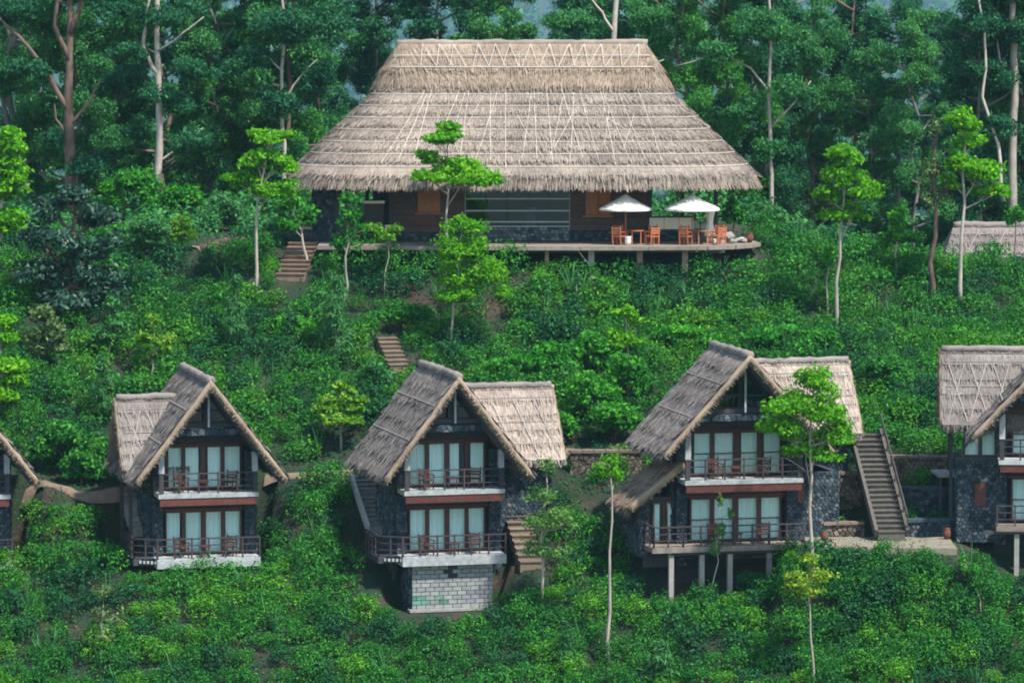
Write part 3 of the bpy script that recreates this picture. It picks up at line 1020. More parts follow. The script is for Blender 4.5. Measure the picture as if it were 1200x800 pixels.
# balcony furniture: two chairs and a small table on each floor that shows
spots = {c0: ('the chalet at the left edge', (1,), 2.15), c1: ('the small left chalet', (0, 1), 2.15), c2: ('the chalet with the block base', (0, 1), 2.18),
         c3: ('the wide chalet on posts', (0, 1), 2.6)}
for root, (where, floors, hw) in spots.items():
    for fl in floors:
        lvl = 'upper balcony' if fl else 'lower deck'
        z = 3.0 * fl + .002
        for side, x, a in (('left', -1.15, .35), ('right', 1.1, -.4)):
            if root is c0 and side == 'left': continue
            chair(place((x, .68, z), root), root.rotation_euler.z + a + R.uniform(-.2, .2), 'chair',
                  'dark red %s armchair on the %s of %s' % (side, lvl, where), 'armchairs on the chalet balconies')
        table(place((.0 + R.uniform(-.2, .2), .75, z), root), 'chair', 'small dark round table on the %s of %s' % (lvl, where), 'small tables on the chalet balconies', .28, .48)

# stairs
steps('stone_stairs', 'long straight stairway climbing beside the wide chalet', at(1014, 509, 205.5), at(1045, 628, 199.5), 1.25, 20, 'stair', 'stair', rail=(1,))
steps('stone_stairs', 'short stairway left of the small left chalet', at(152, 578, 207.6), at(168, 622, 204.6), 1.0, 8, 'concrete', None, rail=None)
steps('stone_stairs', 'dark stairway down the left side of the block base chalet', at(427, 562, 207), at(447, 622, 202.6), 1.05, 12, 'step_grey', 'concrete', rail=None)
steps('stone_stairs', 'rough brown stone steps beside the block base chalet', hit(604, 612) + Vector((0, 0, .25)), hit(624, 668) + Vector((0, 0, .1)), 1.1, 8, 'stone_b')
steps('stone_stairs', 'weathered brown steps descending from the left end of the hall deck', hit(357, 292) + Vector((0, 0, .3)), hit(340, 330) + Vector((0, 0, .15)), 1.5, 8, 'brown_step')
steps('stone_stairs', 'sandy steps half hidden above the block base chalet roof', hit(452, 402) + Vector((0, 0, .25)), hit(468, 436) + Vector((0, 0, .15)), 1.0, 7, 'path')

# terrace and retaining walls between the wide chalet and the right edge
mb = MB(); mb.box((16.6, -1.1, .45), (6.6, 4.0, .3)); tag(mb.build('terrace', M['pave']), 'dusty terrace between the wide chalet and the right chalet', kind='structure')
AVOID += [(x, y, .75) for x in np.arange(13.5, 20.2, .6) for y in np.arange(-2.7, 1.2, .6)]


def garden_wall(label, a, b, h, mat='stone_b', seed=0, size=.3):
    a = Vector(a); b = Vector(b); d = b - a; d.z = 0; L = d.length; d.normalize()
    t = thing('retaining_wall', label, 'wall', a, math.atan2(d.y, d.x), 'dry stone walls among the chalets')
    stone_face(t, 'wall_face', (0, 0, -.5), (1, 0, 0), L, h + .5, (0, -1, 0), size, mat, seed, backing=.35)
    n = max(3, int(L / .5))
    for i in range(n):
        piece('cap_stone', M[mat], (L * (i + .5) / n, .1, h + .03), (L / n - .03, .46, .11 + R.uniform(0, .04)), t, (R.uniform(-.03, .03), R.uniform(-.04, .04), R.uniform(-.03, .03)))
    for k in range(int(L / .4) + 1):
        p = a + d * (k * .4); AVOID.append((p.x, p.y, .5))
    return t


garden_wall('low grey stone wall at the foot of the long stairway', (17.9, .95, .55), (20.6, 1.5, .6), .75, 'stone', 201)
garden_wall('low brown stone wall between the wide chalet flank and the stairway', (14.2, 1.2, .55), (16.1, 1.4, .55), .6, 'stone_b', 202)
garden_wall('middle tier stone wall right of the long stairway', (17.7, 3.6, 1.6), (21.2, 3.4, 1.7), .9, 'stone', 203)
garden_wall('upper tier stone wall right of the long stairway', (17.4, 5.9, 2.9), (21.5, 5.6, 3.0), .8, 'stone_b', 204)
garden_wall('brown stone wall in the cutting left of the long stairway', (14.7, 4.3, 1.5), (16.2, 4.5, 1.5), 1.6, 'stone_b', 205)
garden_wall('brown retaining wall behind the gap between the middle and wide chalets', hit(668, 556), hit(752, 556), 1.0, 'stone_b', 206)
for i, (px, py, w, h) in enumerate(((1010, 632, .35, .5), (1100, 612, .5, .5), (1070, 622, .4, .35))):
    pass
M_done = True

# dark doorway shed beside the right chalet
sh = thing('shed', 'dark open shed with a flat roof beside the right chalet', 'shed', Vector((20.45, 3.1, 1.2)), rad(5))
piece('roof', M['concrete'], (0, .6, 2.0), (1.8, 2.2, .12), sh)
piece('wall', M['mortar'], (0, 1.6, .8), (1.7, .1, 2.4), sh)
for x in (-.8, .8): piece('post', M['timber'], (x, -.35, .8), (.12, .12, 2.4), sh)


def jar(name, label, cat, loc, prof, mat):
    mb = MB(); mb.tube([(0, 0, z) for z, _ in prof], [q for _, q in prof], 14)
    o = mb.build(name, M[mat], smooth=True); o.location = loc
    return tag(o, label, cat)


jar('clay_pot', 'red clay pot at the corner of the wide chalet flank wall', 'pot', (14.15, -.3, .6), [(0, .1), (.15, .17), (.3, .16), (.36, .12), (.4, .15)], 'terracotta')
jar('clay_pot', 'red clay pot beside the stone wing of the right chalet', 'pot', (19.75, .1, .6), [(0, .1), (.18, .18), (.36, .17), (.45, .13), (.5, .16)], 'terracotta')

# ------------------------------------------------------------------ the great thatched hall
M['stone_l'] = rubble('pale_rubble', [(0.1, (0.03, 0.05, 0.065)), (0.5, (0.09, 0.125, 0.15)), (0.9, (0.22, 0.25, 0.26))])
hall = thing('thatched_hall', 'large open hall with a huge hipped thatch roof on the crest', 'hall', HALL, 0)


def ring(a, b, rc, z, npts=22, ncor=7):
    """rounded rectangle, starting at the front left and running along the front to the right"""
    p = []
    cs = [(-a + rc, -b + rc, 180, 270), (a - rc, -b + rc, 270, 360), (a - rc, b - rc, 0, 90), (-a + rc, b - rc, 90, 180)]
    for k in range(4):
        cx, cy, t0, t1 = cs[k]
        for i in range(ncor):
            t = rad(t0 + (t1 - t0) * i / ncor)
            p.append((cx + rc * math.cos(t), cy + rc * math.sin(t), z))
        ex = cs[(k + 1) % 4]
        s = (cx + rc * math.cos(rad(t1)), cy + rc * math.sin(rad(t1)))
        e = (ex[0] + rc * math.cos(rad(ex[2])), ex[1] + rc * math.sin(rad(ex[2])))
        for i in range(npts):
            f = i / npts
            p.append((s[0] + (e[0] - s[0]) * f, s[1] + (e[1] - s[1]) * f, z))
    return np.array(p)


NP, NC = 30, 14


def hall_ring(t):
    """t = 0 at the eave, 1 under the ridge cap; slightly belled"""
    f = t
    sag = .12 * math.sin(t * 9)
    return ring(11.95 + (6.9 - 11.95) * f, 8.4 + (1.35 - 8.4) * f, 4.2 + (1.2 - 4.2) * f, 3.5 + (8.35 - 3.5) * t, NP, NC)


def cap_ring(t):
    f = t ** 1.25
    return ring(7.7 + (6.5 - 7.7) * f, 2.3 + (.22 - 2.3) * f, .1 + 1.9 * (1 - f), 7.95 + (10.08 - 7.95) * t, NP, NC)


def out_of(rg):
    nxt = np.roll(rg, -1, 0); prv = np.roll(rg, 1, 0)
    d = unit(nxt - prv)
    return np.stack([d[:, 1], -d[:, 0], np.zeros(len(d))], 1)


def loft_course(name, fn, t0, t1, lift, mat, parent, rng, thick=0.0):
    lo = fn(t0); hi = fn(t1); n = len(lo)
    on = unit(out_of(lo) * .8 + np.array((0, 0, .6)))
    dn = unit(lo - hi)
    low = lo + on * lift + dn * rng.uniform(.0, .13, n)[:, None]
    mid = lo * .55 + hi * .45 + on * lift * .75
    inn = lo - on * (thick if thick else .02) + dn * .02
    v = np.concatenate([inn, low, mid, hi + on * .01])
    f = []
    for k in range(3):
        for i in range(n):
            j = (i + 1) % n
            f.append((k * n + i, k * n + j, (k + 1) * n + j, (k + 1) * n + i))
    me = bpy.data.meshes.new(name)
    me.from_pydata(v.tolist(), [], f)
    me.materials.append(mat)
    return link(name, me, parent)


def loft_straw(fn, t0, t1, n, lift, L, W, rng, drop=0.0):
    lo = fn(t0); hi = fn(t1); k = len(lo)
    # sample by perimeter length so that straw is even
    seg = np.linalg.norm(np.roll(lo, -1, 0) - lo, axis=1)
    i = rng.choice(k, n, p=seg / seg.sum()); j = (i + 1) % k
    f = rng.uniform(0, 1, (n, 1)); g = rng.uniform(0, 1, (n, 1)) ** 1.4
    a = lo[i] * (1 - f) + lo[j] * f; b = hi[i] * (1 - f) + hi[j] * f
    on = unit(out_of(lo) * .8 + np.array((0, 0, .6)))[i]
    p = a * (1 - g) + b * g + on * (lift * (1 - g) + .015 + rng.uniform(0, .04, (n, 1)))
    d = unit(a - b)
    side = np.cross(d, on)
    d = unit(d + side * rng.normal(0, .14, (n, 1)) + np.array((0, 0, -drop)))
    return blades(p, d, on, L, W, rng)


rng = np.random.default_rng(5)
NCO = 8
roof = loft_course('roof', hall_ring, 0.0, 0.14, .14, M['thatch'], hall, rng, thick=.8)
link('straw', poly_mesh('straw', np.concatenate([loft_straw(hall_ring, 0, .13, 9000, .15, .5, .036, rng),
                                                 loft_straw(hall_ring, -.02, .02, 15000, .02, .72, .034, rng, .7)]), 4, M['thatch']), roof, 'stuff')
for c in range(1, NCO):
    t0 = .02 + c * .98 / NCO; t1 = min(1.0, t0 + .98 / NCO + .03)
    co = loft_course('thatch_course', hall_ring, t0, t1, .085, M['thatch'], roof, rng)
    link('straw', poly_mesh('straw', np.concatenate([loft_straw(hall_ring, t0, t1, int(10500 - 520 * c), .14, .45, .036, rng),
                                                     loft_straw(hall_ring, t0 - .004, t0 + .02, 1500, .13, .28, .05, rng)]), 4, M['thatch']), roof, 'stuff')
inner_lining = loft_course('roof_lining', lambda t: ring(11.2, 7.9, 4.0, 3.12, NP, NC) if t < .5 else ring(.4, .2, .1, 3.3, NP, NC), 0, 1, 0.0, M['timber'], roof, rng)
cap = loft_course('ridge_cap', cap_ring, 0, .42, .09, M['thatch_cap'], hall, rng, thick=.3)
loft_course('cap_top', cap_ring, .38, 1.0, .06, M['thatch_cap'], cap, rng)
link('straw', poly_mesh('straw', np.concatenate([loft_straw(cap_ring, 0, .5, 5200, .15, .5, .036, rng), loft_straw(cap_ring, .4, 1.0, 4200, .07, .45, .05, rng),
                                                 loft_straw(cap_ring, -.03, .03, 9000, .12, .5, .034, rng, .5)]), 4, M['thatch_cap']), cap, 'stuff')
roll(cap, [(-6.6, 0, 10.12), (6.6, 0, 10.12)], .2, 40, 'ridge_roll', M['thatch'])


def rod_on(fn, s0, t0, s1, t1, parent, r=.028, n=5, name='binding_rod'):
    """a rod tied over the thatch from perimeter place s0 (0..1 along the front) at t0 to s1 at t1"""
    pts = []
    for k in range(n + 1):
        f = k / n; t = t0 + (t1 - t0) * f; s = s0 + (s1 - s0) * f
        rg = fn(min(max(t, 0), 1)); i0 = NC
        x = i0 + s * NP; i = int(math.floor(x)); g = x - i
        p = rg[i % len(rg)] * (1 - g) + rg[(i + 1) % len(rg)] * g
        o = unit(out_of(rg) * .8 + np.array((0, 0, .6)))[i % len(rg)]
        pts.append(tuple(p + o * .17))
    mb = MB(); mb.tube(pts, [r] * len(pts), 5)
    mb.build(name, M['rod'], parent)


rs = random.Random(3)
for c in range(0, NCO):
    t = .075 + c * .98 / NCO
    rod_on(hall_ring, -.42, t, 1.42, t + rs.uniform(-.006, .006), roof, .02, 56)
rs = random.Random(3)
for k in range(19):
    s = .02 + k * .053
    lean = (.5 - s) * .05 + rs.uniform(-.03, .03)
    rod_on(hall_ring, s, rs.uniform(.05, .16), s + lean + (.05 if k % 3 == 0 else -.01), rs.uniform(.8, .98), roof, .017)
for k in range(9):
    s = rs.uniform(.02, .95)
    rod_on(hall_ring, s, .12 + rs.uniform(0, .3), s + rs.choice((-1, 1)) * rs.uniform(.05, .1), .5 + rs.uniform(0, .3), roof, .015)
for k in range(13):
    s = .04 + k * .076 + rs.uniform(-.015, .015)
    rod_on(cap_ring, s, .42, s + .035, .96, cap, .017, 3)
    rod_on(cap_ring, s + .07, .42, s + .035, .96, cap, .017, 3)
rod_on(cap_ring, -.2, .4, 1.2, .4, cap, .026, 34)
rod_on(cap_ring, -.2, .68, 1.2, .68, cap, .026, 34)

YW = -5.4


def lx(px, d=229.6):
    return (px - 600) / FPX * d - HALL.x


def lz(py, d=229.6):
    return at(600, py, d).z - HALL.z


# floor, plinth and walls
piece('floor', M['deck'], (lx(604), 0, -.1), (lx(842) - lx(368), 10.6, .16), hall)
stone_face(hall, 'stone_wall', (lx(366), YW, 0), (1, 0, 0), lx(393) - lx(366), 3.2, (0, -1, 0), .26, seed=301)
stone_face(hall, 'stone_wall', (lx(366), YW + 6, 0), (0, -1, 0), 6, 3.2, (-1, 0, 0), .26, seed=302)
stone_face(hall, 'plinth', (lx(460), YW - .02, 0), (1, 0, 0), lx(545) - lx(460), .42, (0, -1, 0), .3, seed=303)
stone_face(hall, 'plinth', (lx(545) + .01, YW - .06, 0), (1, 0, 0), lx(668) - lx(545) - .02, .72, (0, -1, 0), .3, seed=304, mat='stone_l')
stone_face(hall, 'plinth', (lx(668), YW - .02, 0), (1, 0, 0), lx(762) - lx(668), .5, (0, -1, 0), .3, seed=305)


def boarded(x0, x1, z0, z1, y, hole=None):
    """wall of separate horizontal boards, leaving a window hole (x0,x1,z0,z1)"""
    w = piece('timber_wall', M['inner'], ((x0 + x1) / 2, y + .12, (z0 + z1) / 2), (x1 - x0, .08, z1 - z0), hall)
    n = int((z1 - z0) / .3); h = (z1 - z0) / n
    for i in range(n):
        za = z0 + i * h
        spans = [(x0, x1)]
        if hole and za + h > hole[2] + .02 and za < hole[3] - .02:
            spans = [(x0, hole[0]), (hole[1], x1)]
        for a, b in spans:
            piece('board', M['timber_h'], ((a + b) / 2, y + R.uniform(-.012, .012), za + h / 2), (b - a, .06, h - .025), hall)


M['timber_h'] = plain('hall_wall_board', (0.075, 0.05, 0.048), 0.75, 0.4, 5, 0.2)
hl = (lx(489), lx(516), lz(249), lz(222))
boarded(lx(460), lx(545), .43, 3.2, YW, hl)
hr = (lx(686), lx(716), lz(252), lz(219))
boarded(lx(668), lx(762), .51, 3.2, YW, hr)
for (x0, x1, z0, z1), n in ((hl, 1), (hr, 2)):
    for k in range(n):
        w = (x1 - x0) / n
        s = piece('shutter', M['orange'], (x0 + w * (k + .5), YW - .02, (z0 + z1) / 2), (w - .03, .06, z1 - z0), hall)
    piece('window_sill', M['orange'], ((x0 + x1) / 2, YW - .08, z0 - .06), (x1 - x0 + .3, .16, .08), hall)
piece('timber_shelf', M['timber_red'], (lx(505), YW - .06, .95), (2.2, .1, .3), hall)
# glazed front: panes between pale metal bars
gx0, gx1 = lx(545), lx(668)
cols = 5; zs = [.74, lz(260), lz(247), lz(233), 3.15]
for i in range(cols + 1):
    x = gx0 + (gx1 - gx0) * i / cols
    piece('mullion', M['steel'] if i in (0, cols) else M['timber'], (x, YW + .05, 1.95), (.06 if i in (0, cols) else .05, .07, 2.4), hall)
for j in range(4):
    piece('transom', M['steel'], ((gx0 + gx1) / 2, YW + .03, zs[j]), (gx1 - gx0, .07, .06), hall)
    for i in range(cols):
        x = gx0 + (gx1 - gx0) * (i + .5) / cols
        p = piece('pane', M['dark_glass'], (x, YW + .06, (zs[j] + zs[j + 1]) / 2), ((gx1 - gx0) / cols - .055, .012, zs[j + 1] - zs[j] - .065), hall)
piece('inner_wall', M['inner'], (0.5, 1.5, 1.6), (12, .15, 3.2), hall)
piece('curtain_panel', M['canvas'], (lx(622), YW + .5, 1.2), (.5, .04, 1.0), hall)
# open veranda at the right end, posts
for px, yy in ((762, YW), (800, YW + .1), (839, YW), (395, YW), (428, YW + 3), (458, YW)):
    piece('column', M['timber'], (lx(px), yy, 1.65), (.2, .2, 3.3), hall)
piece('eave_beam', M['timber'], (0, YW + .02, 3.1), (lx(836) - lx(372), .2, .2), hall)
for y in (-7.9,):
    piece('eave_purlin', M['timber'], (0, y, 3.05), (16, .12, .12), hall)
for i, px in enumerate((770, 779, 788, 797, 806, 815, 824)):
    piece('veranda_baluster', M['timber'], (lx(px), YW + 3.2, .5), (.05, .05, 1.0), hall)
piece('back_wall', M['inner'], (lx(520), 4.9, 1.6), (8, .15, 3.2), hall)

# deck in front on posts: outline follows the slope, rounded at its right end
deck = MB()
outl = [(lx(372, 226), -5.5), (lx(372, 226), -9.5), (lx(470, 225), -9.9), (lx(640, 225), -10.1), (lx(760, 225), -10.15), (lx(830, 225), -9.8),
        (lx(862, 226), -9.1), (lx(882, 227), -8.0), (lx(890, 229), -6.6), (lx(884, 230), -5.0)]
deck.prism([(x, y, -.02) for x, y in outl], (0, 0, -.14))
deck.build('deck', M['deck'], hall)
for (x0, y0), (x1, y1) in zip(outl[1:], outl[2:-1]):
    n = max(1, int(math.hypot(x1 - x0, y1 - y0) / 1.6))
    for i in range(n):
        a = Vector((x0, y0, -.1)).lerp(Vector((x1, y1, -.1)), i / n); b = Vector((x0, y0, -.1)).lerp(Vector((x1, y1, -.1)), (i + 1) / n)
        o = (b - a).normalized().cross(Vector((0, 0, 1))) * .04
        bar('fascia_board', M['deck'], a + o, b + o - (b - a) * .015, .05, .2, hall)
piece('deck_joist', M['timber'], (lx(700, 226), -9.4, -.27), (13, .16, .2), hall)
piece('deck_joist', M['timber'], (lx(650, 226), -7.6, -.27), (19, .16, .2), hall)
for px in (641, 693, 750, 803):
    bx = lx(px, 225.6); gz = ground(bx + HALL.x, 25.5 + .1) - HALL.z
    piece('deck_post', M['concrete'] if px == 693 else M['bark_brown2'], (bx, -9.45, (gz - .4 - .17) / 2), (.3 if px > 641 else .2, .3, -(gz - .4) - .17), hall)
piece('post_brace', M['rod'], (lx(684, 225.6), -9.6, -.6), (.9, .06, .06), hall, (0, .9, 0))

# ------------------------------------------------------------------ things on the hall deck
def parasol(label, px, d, w, apex_y, edge_y):
    base = at(px, 285, d); base.z = HALL.z - .018
    t = thing('parasol', label, 'parasol', base, R.uniform(0, .4), 'white parasols on the hall deck')
    ze = at(px, edge_y, d).z - base.z; za = at(px, apex_y, d).z - base.z
    n = 8; mb = MB(); rings = []
    for f, zz in ((1.0, ze - .1), (1.0, ze), (.72, ze + (za - ze) * .26), (.4, ze + (za - ze) * .6), (.04, za)):
        rg = []
        for k in range(n * 4):
            a = 2 * math.pi * k / (n * 4)
            sag = 1 - .06 * (1 - abs(math.cos(a * n / 2))) * f
            rg.append(len(mb.v)); mb.v.append((w / 2 * f * sag * math.cos(a), w / 2 * f * sag * math.sin(a), zz))
        rings.append(rg)
    for a, b in zip(rings, rings[1:]):
        for k in range(n * 4): mb.f.append((a[k], a[(k + 1) % (n * 4)], b[(k + 1) % (n * 4)], b[k]))
    mb.build('canopy', M['canvas'], t)
    mb = MB(); mb.tube([(0, 0, .08), (0, 0, za + .08)], [.035, .03], 8); mb.build('pole', M['orange'], t)
    for k in range(n):
        a = 2 * math.pi * k / n
        bar('rib', M['orange'], (.05 * math.cos(a), .05 * math.sin(a), za - .1), (w * .47 * math.cos(a), w * .47 * math.sin(a), ze - .02), .025, .025, t)
    piece('base', M['concrete'], (0, 0, .04), (.5, .5, .08), t)
    return base


pb1 = parasol('white parasol in front of the orange shutters on the hall deck', 733, 227.2, 2.75, 228, 244)
pb2 = parasol('white parasol farther right near the end of the hall deck', 811, 227.2, 2.9, 228, 244)
fz = HALL.z - .018
for base, where in ((pb1, 'the parasol by the shutters'), (pb2, 'the parasol at the deck end')):
    table((base.x + .55, base.y - .35, fz), 'teak', 'orange teak table under %s' % where, 'teak deck tables', .38, .72)
    for dx, dy, a, nm in ((-.35, -.75, 2.6, 'front left'), (1.35, -.7, -2.6, 'front right'), (-.2, .45, .5, 'back left'), (1.3, .45, -.5, 'back right')):
        chair((base.x + dx, base.y + dy, fz), a, 'teak', 'orange teak armchair under %s, %s of its table' % (where, nm), 'teak armchairs on the hall deck')
jar('side_stool', 'small white stool before the teak table under the left parasol', 'stool', (pb1.x + .1, pb1.y - 1.15, fz), [(0, .13), (.2, .16), (.4, .15), (.45, .17)], 'canvas')
bc = thing('bar_counter', 'white panelled counter on a stone base behind the parasols', 'counter', (at(786, 280, 229).x, 29.4, HALL.z - .02), 0)
stone_face(bc, 'stone_base', (-1.1, 0, 0), (1, 0, 0), 2.3, .62, (0, -1, 0), .26, seed=401)
for k in range(3): piece('panel', M['canvas'], (-.72 + k * .77, -.03, .93), (.74, .06, .6), bc)
piece('counter_top', M['timber'], (.05, .1, 1.27), (2.5, .5, .06), bc)
cu = MB(); prev = None
for i in range(25):
    a = i / 24 * 2 * math.pi
    a_ = [len(cu.v) + k for k in range(4)]
    for z, q in ((1.9, .30), (1.2, .16), (.95, .13), (.3, .3)):
        cu.v.append((q * (1 + .15 * math.sin(a * 6)) * math.cos(a), q * .7 * (1 + .15 * math.sin(a * 6)) * math.sin(a), z))
    if prev:
        for k in range(3): cu.f.append((prev[k], a_[k], a_[k + 1], prev[k + 1]))
    prev = a_
o = cu.build('tied_curtain', M['canvas'], smooth=True); o.location = (at(832, 260, 228.8).x, 28.8, HALL.z + .0)
tag(o, 'white tied curtain bunched at the last veranda post', 'curtain')
cb = thing('cabinet', 'black cabinet with a white top in the open bay of the hall', 'cabinet', (at(438, 262, 230).x, 29.9, HALL.z - .02), .1)
piece('body', M['black'], (0, 0, 1.0), (1.0, .6, 1.9), cb); piece('top', M['canvas'], (0, 0, 2.02), (1.1, .7, .13), cb)
jar('white_jar', 'white jar on the hall deck beside the black cabinet', 'jar', (at(455, 265, 228.5).x, 28.4, HALL.z - .02), [(0, .15), (.3, .27), (.6, .25), (.8, .15), (.9, .2)], 'canvas')
# stones and a pot plant at the right end
st = thing('stone_heap', 'heap of pale flat stones at the right end of the hall deck', 'stones', (at(852, 275, 228.5).x, 28.2, HALL.z - .02), 0)
for k in range(26):
    w = R.uniform(.3, .6)
    x = R.uniform(-.95, .85)
    zl = max(.1, .55 - abs(x) * .45)
    z = R.uniform(.06, zl)
    piece('stone', M['concrete'] if k % 3 else M['canvas'], (x, R.uniform(-.5, .5), z), (w, R.uniform(.25, .45), R.uniform(.1, .2)), st, (R.uniform(-.25, .25), R.uniform(-.25, .25), R.uniform(0, 3)))
jar('clay_pot', 'reddish pot at the far right corner of the hall deck', 'pot', (at(878, 275, 228.5).x, 28.3, HALL.z - .02), [(0, .11), (.2, .2), (.38, .19), (.46, .15), (.5, .19)], 'terracotta')

# low stone edging along the bank left of the hall: separate stones
eg = thing('stone_edging', 'row of rough brown stones along the bank left of the hall', 'edging', hit(238, 294), 0)
pts = [hit(238, 294), hit(262, 287), hit(300, 281), hit(330, 278), hit(372, 279)]
for a, b in zip(pts, pts[1:]):
    n = max(2, int((b - a).length / .42))
    for i in range(n):
        p = a.lerp(b, (i + .5) / n); p.z = ground(p.x, p.y)
        piece('stone', M['stone_b'] if i % 3 else M['brown_step'], p - eg.location + Vector((0, R.uniform(-.1, .1), .12)), (R.uniform(.3, .46), R.uniform(.25, .4), R.uniform(.25, .45)), eg,
              (R.uniform(-.15, .15), R.uniform(-.15, .15), R.uniform(-.4, .4)))

# ------------------------------------------------------------------ the hut on the right behind the crest
hb = at(1165, 322, 245); hz = ground(hb.x, 45)
hut = thing('thatched_hut', 'grey thatched hut half hidden behind the crest at the right edge', 'hut', (hb.x, 45.0, hz), 0)
ez = at(1165, 318, 243).z - hz; rz_ = at(1165, 263, 246).z - hz
mbx = MB()
e0 = np.array((-3.25, -2.6, ez)); t0 = np.array((-2.3, 0.0, rz_)); V = unit(np.array((0, 2.6, rz_ - ez)))
Lv = math.hypot(2.6, rz_ - ez)
rods = [(.2, Lv * .3, 7.4, Lv * .3), (.3, Lv * .62, 7.4, Lv * .62)] + [(k, .1, k + .5, Lv * .9) for k in (1, 2.5, 4, 5.5)]
nn = unit(np.cross((1, 0, 0), V)); nn = nn if nn[2] > 0 else -nn
thatch_slope(hut, e0, (1, 0, 0), V, nn, 7.6, Lv, M['thatch_g'], 5, 501, skew=.28, rods=rods)
e1 = np.array((-3.25, 2.6, ez)); V2 = unit(np.array((0, -2.6, rz_ - ez))); nn2 = nn * np.array((1, -1, 1))
thatch_slope(hut, e1, (1, 0, 0), V2, nn2, 7.6, Lv, M['thatch_g'], 5, 502, skew=.28, fringe=False)
mbx.quad((-3.25, 2.6, ez), (-3.25, -2.6, ez), (-3.25 + .28 * Lv, 0, rz_), (-3.25 + .28 * Lv, 0, rz_)); 
mb = MB(); mb.prism([(-3.3, 2.6, ez), (-3.3, -2.6, ez), (-3.25 + .28 * Lv, 0, rz_)], (.1, 0, 0)); mb.build('thatch_hip', M['thatch_g'], hut)
roll(hut, [(-3.25 + .28 * Lv, 0, rz_ + .03), (5.4, 0, rz_ + .03)], .2, 503, 'ridge_roll', M['thatch_g'])
piece('wall', M['white'], (1.0, 0, ez / 2 - .1), (7.4, 4.0, ez + .1), hut)

# ------------------------------------------------------------------ tea bushes
def project(p):
    v = np.asarray(p, float) - CAM
    dep = v[..., 1] * math.cos(PITCH) - v[..., 2] * math.sin(PITCH)
    up = v[..., 1] * math.sin(PITCH) + v[..., 2] * math.cos(PITCH)
    return 600 + v[..., 0] / dep * FPX, 400 - up / dep * FPX


def bush_verts(rng, r, h, n, leaf, sub=5):
    """a rounded bush: one broad dome of leaves with smaller lumps on it"""
    out = []
    p, nr = clump((0, 0, h * .36), (r, r * rng.uniform(.85, 1.1), h * .62), int(n * .55), rng, 4.0, .7, .05)
    out.append(leaves(p, nr, leaf, .55, rng, .5))
    for k in range(sub):
        a = rng.uniform(0, 6.28); q = rng.uniform(.25, .75) * r
        c = (math.cos(a) * q, math.sin(a) * q, h * rng.uniform(.45, .72))
        p, nr = clump(c, (r * rng.uniform(.3, .45), r * rng.uniform(.3, .45), h * rng.uniform(.2, .32)), int(n * .45 / sub), rng, 3.0, .8, .08)
        out.append(leaves(p, nr, leaf, .55, rng, .6))
    return np.concatenate(out)


def blocked(x, y, extra=0.0):
    for cx, cy, rr in AVOID_GRID.get((int(x // 2), int(y // 2)), ()):
        if (x - cx) ** 2 + (y - cy) ** 2 < (rr + extra) ** 2: return True
    for c in CH.values():
        L = c['loc']; a = c['rz']
        ax = (x - L.x) * math.cos(a) + (y - L.y) * math.sin(a); ay = -(x - L.x) * math.sin(a) + (y - L.y) * math.cos(a)
        if -c['hw'] - 1.9 < ax < c['hw'] + 1.2 and (.25 if c['hw'] < 2.5 else -.1) < ay < 7.2: return True
    if -11.2 < x < 12.9 and y > 25.9: return True
    if abs(x - 26.5) < 6 and y > 41: return True
    m = CH['middle']['loc']
    if abs(x - m.x) < 2.5 and -1.6 < y - m.y < .3: return True
    return False


for (qx, qy, rr) in ((98, 742, .9), (140, 735, .8), (215, 728, .6), (1045, 362, .8), (1010, 392, .6), (610, 338, .7), (500, 352, .6), (465, 425, 1.1), (752, 506, .8), (1120, 655, .8), (430, 668, .8), (640, 560, .9), (700, 590, 1.2), (745, 575, 1.0), (862, 690, .6), (300, 430, .5)):
    q = hit(qx, qy); AVOID.append((q.x, q.y, rr))
AVOID_GRID = {}
for (x, y, rr) in AVOID:
    for i in (-1, 0, 1):
        for j in (-1, 0, 1):
            AVOID_GRID.setdefault((int(x // 2) + i, int(y // 2) + j), []).append((x, y, rr))
for k in ((14.7, 19.9, 3.0), ):
    pass

rng = np.random.default_rng(21)
spots = []
y = -8.0; row = 0
while y < 37.0:
    dd = 200 + y
    half = 600 / FPX * dd + 2.0
    x = -half + rng.uniform(0, .6)
    while x < half:
        xx = x + rng.uniform(-.22, .22); yy = y + rng.uniform(-.12, .12) + .35 * math.sin(x * .21)
        upper = yy > 9
        bare = math.sin(xx * .83 + 2.1) * math.sin(yy * .61 + .7) + .5 * math.sin(xx * .31 + yy * .4)
        if yy > 30 and xx < 13: x += 1.0; continue
        if not blocked(xx, yy) and not (upper and bare > 1.08) and rng.uniform() > .035:
            spots.append((xx, yy))
        x += rng.uniform(.9, 1.2)
    y += rng.uniform(1.0, 1.18)
    row += 1
for xx in np.arange(12.6, 21.5, .55):
    for yy in np.arange(-5.6, -2.9, .55):
        q = (xx + rng.uniform(-.2, .2), yy + rng.uniform(-.2, .2))
        if not blocked(*q): spots.append(q)
spots = np.array(spots)
sz = terrain(spots[:, 0], spots[:, 1])
ppx, ppy = project(np.column_stack([spots, sz + .5]))
vis = (ppx > -25) & (ppx < 1225) & (ppy < 822)
spots = spots[vis]; sz = sz[vis]
order = np.argsort(spots[:, 1])
spots = spots[order]; sz = sz[order]

